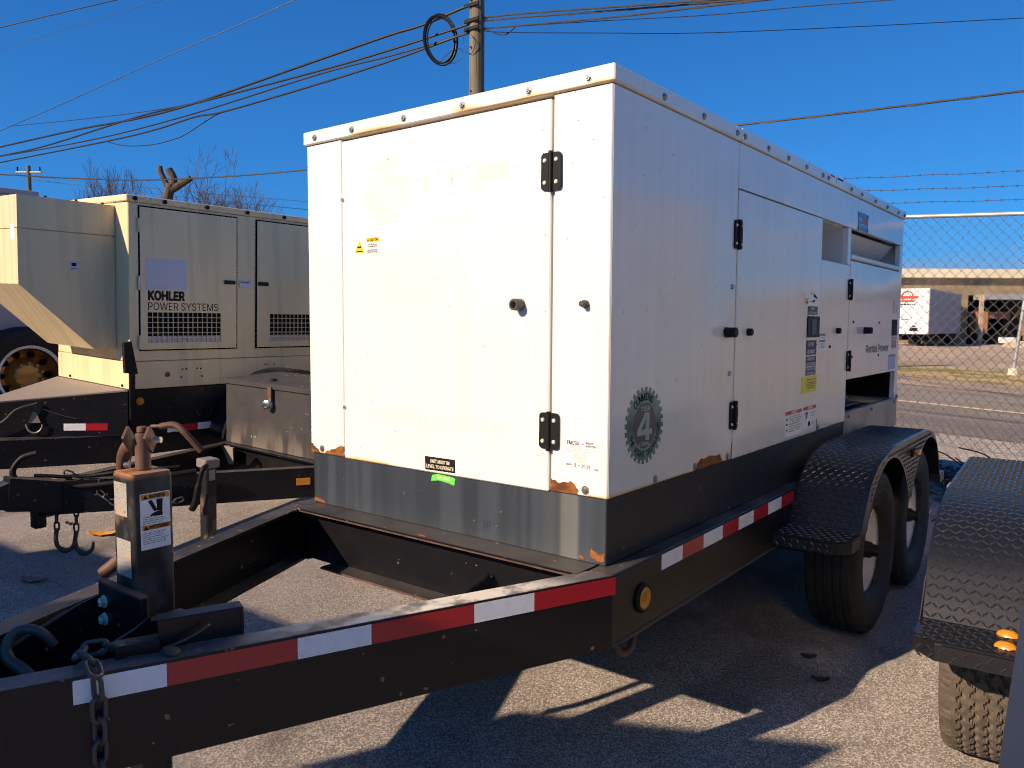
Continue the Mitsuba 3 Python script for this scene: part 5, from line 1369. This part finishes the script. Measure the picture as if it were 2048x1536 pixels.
WIRES = {
'A': [[-29.186, 7.952, 6.954], [-26.968, 8.053, 6.876], [-22.105, 8.276, 6.759], [-18.932, 8.418, 6.618], [-16.491, 8.535, 6.631], [-12.209, 8.751, 6.842], [-10.242, 8.85, 6.939], [-9.417, 8.89, 6.954], [-8.318, 8.949, 7.073]],
'B': [[-29.171, 7.935, 6.659], [-26.954, 8.037, 6.596], [-23.887, 8.179, 6.54], [-18.934, 8.421, 6.669], [-16.49, 8.534, 6.619], [-12.198, 8.738, 6.616], [-10.227, 8.833, 6.653], [-8.3, 8.93, 6.737]],
'C': [[-29.173, 7.937, 6.691], [-26.953, 8.036, 6.58], [-21.248, 8.294, 6.374], [-16.864, 8.502, 6.38], [-12.194, 8.734, 6.544], [-10.221, 8.827, 6.539], [-8.292, 8.921, 6.578]],
'D': [[-29.161, 7.924, 6.462], [-26.943, 8.025, 6.393], [-20.592, 8.317, 6.237], [-18.206, 8.43, 6.23], [-16.554, 8.512, 6.3], [-15.328, 8.568, 6.258], [-12.184, 8.722, 6.35], [-10.216, 8.821, 6.443], [-8.293, 8.922, 6.596]],
'E': [[-20.509, 8.278, 6.218], [-19.865, 8.331, 6.052], [-19.31, 8.381, 5.963], [-18.562, 8.452, 5.902], [-17.947, 8.513, 5.905], [-17.257, 8.586, 5.969], [-16.599, 8.663, 6.15], [-16.054, 8.727, 6.302], [-15.644, 8.77, 6.35]],
'F': [[-27.001, 8.444, 7.601], [-23.027, 8.609, 7.222], [-19.122, 8.774, 6.897], [-17.047, 8.866, 6.793]],
'G': [[-26.861, 7.199, 6.742], [-25.71, 7.623, 7.106], [-23.515, 8.422, 7.682], [-20.477, 9.531, 8.535], [-18.0, 10.433, 9.192], [-16.127, 11.116, 9.703], [-15.301, 11.417, 9.918]],
'H': [[-24.682, 6.612, 9.41], [-24.032, 7.135, 9.595], [-22.734, 8.184, 10.006], [-21.523, 9.163, 10.375], [-20.786, 9.756, 10.588]],
'I': [[-34.041, 9.685, 11.359], [-33.16, 10.405, 11.705], [-30.811, 12.324, 12.667], [-28.388, 14.302, 13.629], [-27.58, 14.961, 13.937]],
'J': [[-22.149, 5.627, 5.141], [-21.142, 5.948, 5.079], [-19.074, 6.601, 4.867], [-17.299, 7.163, 4.714], [-16.183, 7.52, 4.659], [-14.345, 8.112, 4.624], [-12.604, 8.676, 4.643], [-10.943, 9.216, 4.687], [-8.4, 9.9, 4.80]],
'R1': [[-8.104, 9.094, 6.853], [-6.731, 8.617, 6.472], [-4.622, 7.883, 5.854], [-3.037, 7.331, 5.39], [-2.317, 7.08, 5.184]],
'R2': [[-8.1, 9.091, 6.792], [-7.026, 8.736, 6.503], [-5.292, 8.162, 6.012], [-3.083, 7.432, 5.403], [-2.226, 7.149, 5.167]],
'R3': [[-8.094, 9.083, 6.659], [-7.134, 8.742, 6.392], [-6.18, 8.402, 6.13], [-4.493, 7.803, 5.673], [-3.011, 7.277, 5.297], [-1.783, 6.841, 4.978]],
'R4': [[-7.22, 8.852, 6.435], [-5.225, 8.335, 5.927], [-3.256, 7.824, 5.411], [-2.0, 7.499, 5.118], [-0.918, 7.219, 4.855], [-0.569, 7.13, 4.778]],
'R5': [[-8.091, 9.08, 6.615], [-7.692, 9.389, 6.591], [-6.468, 10.341, 6.59], [-5.07, 11.429, 6.599], [-2.978, 13.068, 6.719], [-0.554, 14.97, 6.893], [-0.052, 15.364, 6.932]],
'RL': [[-7.999, 9.025, 6.613], [-7.846, 9.019, 6.528], [-7.673, 9.013, 6.447], [-7.506, 9.011, 6.427], [-7.346, 9.015, 6.51]],
'S': [[-4.671, 10.277, 4.623], [-3.902, 10.482, 4.647], [-2.332, 10.898, 4.685], [-0.149, 11.479, 4.763], [0.263, 11.59, 4.785]],
}
WL = {
'A': ('thick black cable, topmost of the bundle running left from the utility pole', 0.026, 'cable'),
'B': ('second black cable of the bundle left of the pole, crossing the topmost one', 0.022, 'cable'),
'C': ('thin black cable just under the crossing pair left of the pole', 0.017, 'cable'),
'D': ('lowest black cable of the bundle left of the pole, from which a slack loop hangs', 0.021, 'cable'),
'E': ('slack loop of thin cable hanging under the lowest cable on the left', 0.012, 'cable'),
'F': ('faint thin wire joining the cable bundle from the left, above its crossing', 0.010, 'cable'),
'G': ('long thin cable climbing steeply from the left edge to the top of the picture', 0.011, 'cable'),
'H': ('dark cable cutting across the very top left corner of the sky', 0.016, 'cable'),
'I': ('pale thin wire below the cable in the top left corner', 0.008, 'cable_grey'),
'J': ('low cable sagging across the sky just above the tan generator', 0.016, 'cable'),
'R1': ('topmost twisted cable right of the utility pole', 0.015, 'cable_grey'),
'R2': ('second twisted cable right of the utility pole', 0.014, 'cable_grey'),
'R3': ('third and thickest twisted cable right of the utility pole', 0.014, 'cable_grey'),
'R4': ('thin cable directly under the thickest twisted cable right of the pole', 0.006, 'cable'),
'R5': ('thin nearly level wire, lowest of those leaving the pole to the right', 0.007, 'cable'),
'RL': ('short black drip loop at the right side of the utility pole', 0.013, 'cable'),
'S': ('single cable rising to the right edge above the rear of the white generator', 0.017, 'cable_grey'),
}
for k, pts in WIRES.items():
    lab, r, mt = WL[k]
    p = smooth_path(pts, 8)
    ms = [tube(p, r, 7)]
    if k in ('R1', 'R2', 'R3', 'S'):        # a messenger wire lashed round the cable
        d = np.concatenate([[0], np.cumsum(np.linalg.norm(np.diff(p, axis=0), axis=1))]); n = 220
        ss = np.linspace(0, d[-1], n)
        q = np.stack([np.interp(ss, d, p[:, j]) for j in range(3)], 1)
        ph = ss * 9
        ms.append(tube(q + np.stack([np.cos(ph) * r * 0.6, np.sin(ph) * r * 0.6, np.sin(ph) * r * 1.1], 1), r * 0.45, 5))
    single('power_cable', ms, mt, lab, 'cable', 40)


def far_pole(base, h, arm, ang, label):
    t = Thing('utility_pole', label, 'utility pole')
    b = np.asarray(base, float)
    t.add('shaft', rod(b, b + V(0, 0, h), 0.20, 12, 0.15), 'wood', 30)
    e = V(math.cos(ang), math.sin(ang), 0) * arm / 2
    t.add('crossarm', rod(b + V(0, 0, h - 0.5) - e, b + V(0, 0, h - 0.5) + e, 0.10, 8), 'grey_panel', 30)
    for f in (-0.9, 0.9):
        t.add('insulator', rod(b + V(0, 0, h - 0.5) + e * f, b + V(0, 0, h - 0.1) + e * f, 0.06, 8), 'black_plastic', 30)


far_pole((-65.3, 23.6, 0.3), 12.9, 1.9, 0.66, 'distant utility pole with a short crossarm above the exhaust hood at far left')
far_pole((-46.0, 39.4, 0.2), 10.4, 1.4, 0.66, 'tiny distant utility pole top just left of the white generator')
single('power_cable', [tube(smooth_path([(-66, 24.2, 12.3), (-52, 34, 10.4), (-40, 43, 9.2)]), 0.02, 5), tube(smooth_path([(-66, 23.3, 12.5), (-52, 33.2, 10.9), (-40, 42.2, 9.8)]), 0.02, 5)], 'cable_grey', 'pair of faint distant wires leaving the far left pole', 'cable', 40)


# ------------------------------------------------------------------ bare trees
def tree(base, h, spread, seed, label, group=None, lean=(0, 0), first=0.45, dead=False):
    r = random.Random(seed); limbs, twigs = [], []

    def grow(p, d, L, rad, lev):
        n = 4; pts = [p]; dd = d
        for i in range(n):
            dd = dd + V(r.uniform(-1, 1), r.uniform(-1, 1), r.uniform(-0.2, 0.8)) * (0.08 + 0.03 * lev); dd /= np.linalg.norm(dd)
            pts.append(pts[-1] + dd * L / n)
        rr = np.linspace(rad, rad * 0.62, n + 1)
        (limbs if lev < 2 else twigs).append(tube(pts, rr, 6 if lev < 2 else 3, caps=False))
        if lev >= 7: return
        kids = 4 if lev < 2 else (3 if r.random() < 0.45 else 2)
        for i in range(kids):
            a = r.uniform(0, 2 * PI); sp = r.uniform(0.22, 0.62) * spread
            u, v, w = frame_of(dd)
            nd = w * math.cos(sp) + (u * math.cos(a) + v * math.sin(a)) * math.sin(sp)
            grow(pts[-1 if i < 2 else 2 + i % 2], nd, L * r.uniform(0.66, 0.86), max(rad * r.uniform(0.50, 0.66), 0.011), lev + 1)

    b = np.asarray(base, float)
    t = Thing('bare_tree', label, 'tree', group)
    grow(b, V(lean[0], lean[1], 1), h * 0.30, h * 0.016, 0)
    t.add('trunk', limbs, 'bark', 40)
    t.add('crown', twigs, 'bark', 40)


tree((-54.6, 32.3, 0), 12.4, 1.0, 3, 'leafless tree with a wide fan of twigs behind the tan generator, left of its twin')
tree((-51.0, 34.6, 0), 11.0, 1.1, 11, 'leafless spreading tree nearest the white generator, behind the tan roof')
tree((-71.5, 31.5, 0), 13.2, 0.34, 5, 'narrow leafless tree far left, by the distant pole')
ST = Thing('dead_tree', 'thick dead tree stump with sawn off forks above the tan roof', 'tree')
b = V(-42.6, 22.0, 0)
ST.add('trunk', tube(smooth_path([b, b + V(-0.1, 0, 5), b + V(-0.05, 0.1, 8.2), b + V(0.15, 0.25, 9.3)]), np.linspace(0.36, 0.26, 19), 12), 'bark', 30)
ST.add('limb', tube(smooth_path([b + V(-0.02, 0.1, 8.6), b + V(0.25, 0.35, 9.5), b + V(0.05, 0.2, 10.15)]), np.linspace(0.24, 0.20, 13), 10), 'bark', 30)
ST.add('limb', tube(smooth_path([b + V(0.05, 0.15, 8.9), b + V(0.55, 0.6, 9.3), b + V(1.05, 0.95, 9.65)]), np.linspace(0.24, 0.17, 13), 10), 'bark', 30)
ST.add('limb', tube(smooth_path([b + V(0.0, 0.1, 9.2), b + V(-0.25, -0.1, 9.9), b + V(-0.28, -0.15, 10.3)]), np.linspace(0.17, 0.13, 13), 10), 'bark', 30)

# ------------------------------------------------------------------ warehouse, semi-trailer and yard across the road
e1 = V(0.789, 0.614, 0); e2 = V(-0.614, 0.789, 0)
WO = V(-12.18, 61.69, 0)


def wbox(a0, a1, b0, b1, z0, z1, bevel=0.0):
    return place(hexa(a0, a1, b0, b1, z0, z1, bevel), WO, e1, e2, V(0, 0, 1))


WH = Thing('warehouse', 'long low warehouse with a pale roof fascia and brown wall band, beyond the fence', 'building')
d0, d1, d2, d3 = 5.4, 9.0, 9.3, 14.0
WH.add('wall', [wbox(-60, d0 - 0.4, 0, 14, -0.5, 5.0), wbox(d1 + 0.5, d2 + 0.3, 0, 14, -0.5, 5.0), wbox(d3, 70, 0, 14, -0.5, 5.0), wbox(d0 - 0.4, d1 + 0.5, 0, 14, 3.7, 5.0), wbox(d2 + 0.3, d3, 0, 14, 3.4, 5.0)], 'brown_wall', False)
WH.add('roof_fascia', wbox(-60.5, 70.5, -0.6, 14.2, 4.95, 5.58), 'concrete', False)
WH.add('dock_interior', wbox(d0 - 0.4, d3, 3.0, 3.2, -0.5, 4.0), 'dark_hole', False)
WH.add('dock_canopy', wbox(d0 - 0.1, d1 - 0.3, -1.6, -0.1, 3.35, 3.72), 'galvanised', False)
WH.add('dock_post', wbox(d0 - 0.30, d0 - 0.05, -1.4, -1.2, 0.0, 3.7), 'kerb', False)
WH.add('dock_post', wbox(d1 - 0.25, d1 + 0.05, -1.4, -1.2, 0.0, 3.4), 'kerb', False)
WH.add('dock_panel', wbox(d0 + 0.1, d0 + 1.0, -0.2, 0.6, 0.9, 2.5), 'brick', False)
WH.add('dock_panel', wbox(d0 + 1.5, d1 - 0.6, 0.4, 0.6, 2.0, 2.5), 'brick', False)
WH.add('dock_panel', wbox(d1 + 0.1, d2 + 2.2, -0.2, 0.4, 0.4, 2.6), 'brick', False)
WH.add('dock_bumper', wbox(d0 + 1.9, d0 + 2.9, -0.6, 0.0, 0.2, 0.62), 'sticker_white', False)
WH.add('dock_sill', wbox(d0 - 0.4, d1 + 0.5, -0.1, 3.0, -0.4, 0.75), 'dark_hole', False)
for a in np.arange(-52, -8, 7.5):
    WH.add('dock_door', wbox(a, a + 2.6, -0.05, 0.05, 0.9, 3.7), 'grey_panel', False)
for a in np.arange(22, 66, 7.5):
    WH.add('dock_door', wbox(a, a + 2.6, -0.05, 0.05, 0.9, 3.7), 'grey_panel', False)
SM = Thing('semi_trailer', 'white semi trailer with a red emblem parked in front of the warehouse', 'trailer')
sx0, sx1, sy0, sy1 = -11.15, -8.42, 51.5, 63.0
SM.add('box_body', hexa(sx0, sx1, sy0, sy1, 0.92, 3.72, 0.03), 'plain_white', 20)
SM.add('side_shade', hexa(sx1, sx1 + 0.02, sy0 + 0.05, sy1 - 0.05, 0.95, 3.66), 'shade_grey', False)  # grey sheet darkens the white box on its shaded side
SF = lambda a, z, h=0.0: on_front(a, z, h, sy0)
em = SM.add('emblem', [prism(Point(0, 0).buffer(0.36, 16).difference(Point(0, 0).buffer(0.27, 16)), *SF(-9.65, 3.23, 0.002), 0.004), prism(sbox(-0.62, -0.09, 0.62, 0.09), *SF(-9.65, 3.18, 0.006), 0.004), prism(sbox(-0.42, -0.30, 0.42, -0.17), *SF(-9.65, 3.18, 0.002), 0.004)], 'sticker_red', False)
SM.add('lettering', [print_lines(SF, -10.2, -9.1, (2.70,), 0.09, 0.003, 3), print_lines(SF, -9.95, -9.5, (1.80,), 0.07, 0.003, 4), patch(SF, -9.45, -9.0, 1.10, 1.32, 0.003, 0.003), patch(SF, -9.35, -9.1, 1.36, 1.46, 0.003, 0.003)], 'print_black', False)
SM.add('undercarriage', [hexa(sx0 + 0.4, sx1 - 0.4, sy0 + 0.6, sy1 - 0.2, 0.55, 0.92)], 'dark_hole', False)
for yy in (60.0, 61.3):
    for xx in (sx0 + 0.25, sx1 - 0.25):
        SM.add('wheel', rod((xx - 0.2, yy, 0.45), (xx + 0.2, yy, 0.45), 0.5, 20), 'rubber', 30)
for xx in (sx0 + 0.35, sx1 - 0.45):
    SM.add('landing_leg', hexa(xx, xx + 0.12, sy0 + 2.2, sy0 + 2.32, -0.1, 0.9), 'black_paint', 20)
single('dirt_heap', [moved(trimesh.creation.icosphere(2, 1.0).apply_scale((1.2, 1.0, 0.5)), V(-4.2, 58.5, 0.0))], 'kerb', 'low pale heap of sand at the foot of the dock post', 'sand heap', True)
SP = Thing('steel_post', 'leaning grey steel post on a concrete foot beyond the road', 'post')
pb = V(-1.30, 24.0, float(ground_z(-1.3, 24.0)))
SP.add('shaft', rod(pb, pb + V(0.28, -0.2, 3.0), 0.045, 12), 'galvanised', 40)
SP.add('foot', rod(pb - V(0, 0, 0.1), pb + V(0, 0, 0.20), 0.15, 14, 0.11), 'concrete', 40)

# ------------------------------------------------------------------ litter on the ground
def leaf(p, ln, wd, ang, mat, label):
    n = 9
    s = np.linspace(-1, 1, n)
    w = wd * np.clip(1 - s ** 2, 0, 1) ** 0.6 * (1 + 0.35 * np.cos(s * 9))
    up = 0.006 + 0.010 * s ** 2
    a = np.stack([s * ln, w, up + 0.008], 1); b = np.stack([s * ln, -w, up + 0.004], 1); m = np.stack([s * ln, 0 * s, up], 1)
    v = np.vstack([a, m, b]); f = []
    for i in range(n - 1):
        f += [[i, i + 1, n + i + 1], [i, n + i + 1, n + i], [n + i, n + i + 1, 2 * n + i + 1], [n + i, 2 * n + i + 1, 2 * n + i]]
    c, s_ = math.cos(ang), math.sin(ang)
    v = np.stack([v[:, 0] * c - v[:, 1] * s_ + p[0], v[:, 0] * s_ + v[:, 1] * c + p[1], v[:, 2] + float(ground_z(p[0], p[1]))], 1)
    top = trimesh.Trimesh(v, f, process=False)
    v2 = v.copy(); v2[:, 2] -= 0.0015
    single('fallen_leaf', [top, trimesh.Trimesh(v2, np.array(f)[:, ::-1], process=False)], mat, label, 'leaf', 60)


leaf((-3.80, 0.27), 0.085, 0.040, 0.75, 'leaf_orange', 'bright orange leaf on the sunlit asphalt left of the jack')
leaf((-3.26, -0.33), 0.070, 0.035, 0.6, 'leaf_dry', 'grey dry leaf in the shadow at the left')
leaf((-2.53, 0.316), 0.065, 0.028, 0.9, 'leaf_dry', 'pale dry leaf on the shaded asphalt behind the jack')
leaf((-4.15, 0.22), 0.03, 0.016, 0.3, 'litter', 'dark scrap on the lit asphalt under the hanging hooks')
leaf((0.16, 1.45), 0.035, 0.016, 0.5, 'litter', 'dark scrap on the asphalt in front of the near wheel')
leaf((0.27, 1.25), 0.035, 0.016, 0.3, 'litter', 'dark scrap on the asphalt nearest the camera below the fender')
# grit scattered over the asphalt
ico = trimesh.creation.icosahedron()
vs, fs = [], []
for i in range(900):
    x, y = rng.uniform(-4.2, 1.25), rng.uniform(-1.0, 3.6)
    r_ = rng.uniform(0.0016, 0.0045) * (1.6 if rng.random() < 0.06 else 1)
    v = ico.vertices * (r_ * rng.uniform(0.7, 1.3, 3)) + V(x, y, float(ground_z(x, y)) + r_ * 0.5)
    fs.append(ico.faces + len(vs) * 12); vs.append(v)
scene['grit'] = mikit.ply(trimesh.Trimesh(np.vstack(vs), np.vstack(fs), process=False), 'mat_kerb', False)
labels['grit'] = {'label': 'pale loose grit scattered over the parking lot asphalt', 'category': 'gravel', 'kind': 'stuff'}
# leaves blown against the fence
vs, fs = [], []
for i in range(1500):
    x = rng.uniform(-1.6, 0.65); y = 6.9 - abs(rng.normal(0, 0.9)) - 0.3 * (x > -0.2)
    if y < 3.9: continue
    z = float(ground_z(x, y)) + 0.02 + max(0, rng.normal(0.05, 0.05)) * max(0, 1 - abs(y - 6.3) / 1.4)
    a = rng.uniform(0, 2 * PI); L = rng.uniform(0.02, 0.055)
    u = V(math.cos(a), math.sin(a), rng.uniform(-0.5, 0.5)) * L; w = V(-math.sin(a), math.cos(a), rng.uniform(-0.5, 0.5)) * L * 0.5
    k = len(vs); o = V(x, y, z)
    vs += [o - u, o + w, o + u, o - w]; fs += [[k, k + 1, k + 2], [k, k + 2, k + 3]]
scene['leaf_litter'] = mikit.ply(trimesh.Trimesh(np.array(vs), np.array(fs), process=False), 'mat_litter', False)
labels['leaf_litter'] = {'label': 'dark dead leaves blown together along the foot of the fence', 'category': 'leaves', 'kind': 'stuff'}
tw = []
for i in range(14):
    p = V(rng.uniform(-0.5, 0.4), rng.uniform(5.6, 6.9), 0.08)
    p[2] += float(ground_z(p[0], p[1]))
    q = p + V(rng.uniform(-0.5, 0.5), rng.uniform(-0.3, 0.3), rng.uniform(0.03, 0.25))
    tw.append(tube(smooth_path([p, (p + q) / 2 + V(rng.uniform(-.05, .05), 0, rng.uniform(-.03, .06)), q]), 0.007, 5))
single('brushwood', tw, 'bark', 'small dark heap of dry twigs by the foot of the fence', 'twigs', 40, kind='stuff')

# ------------------------------------------------------------------ unseen boxes in front, shaped to throw the long shadows over tongue and ground
BLK = Thing('shadow_blocker', 'unseen long tan container standing across the lot in front of the trailers', 'blocker')  # unseen, stands in for whatever shades the ground at far left
for x0_, x1_, yb_ in ((-8.5, -4.75, -4.02), (-4.75, -2.66, -3.76)):
    BLK.add('box_body', hexa(x0_, x1_, yb_ - 2.3, yb_, 0.12 + 0.1, 2.32, 0.02), 'tan_paint', 20)
    BLK.add('skid', hexa(x0_ + 0.1, x1_ - 0.1, yb_ - 2.2, yb_ - 0.1, 0.0, 0.22), 'black_paint', 20)
OCC = Thing('shadow_occluder', 'unseen tall tan cabinet standing alone in front of the trailer tongue', 'occluder')  # added unseen box, fitted to shade the jack foot and nearby ground
co, ce = V(-0.57, -3.06, 0), V(-1.60, -3.56, 0)
bk = V(-0.42, -0.91, 0) * 0.9
OCC.add('box_body', hull([q + k * bk + V(0, 0, z) for q in (co, ce) for k in (0, 1) for z in (0.1, 2.20)]), 'tan_paint', 20)
OCC.add('skid', hull([q * 0.97 + V(-0.04, -0.12, z) + k * bk * 0.9 for q in (co, ce) for k in (0, 1) for z in (0.0, 0.1)]), 'black_paint', 20)
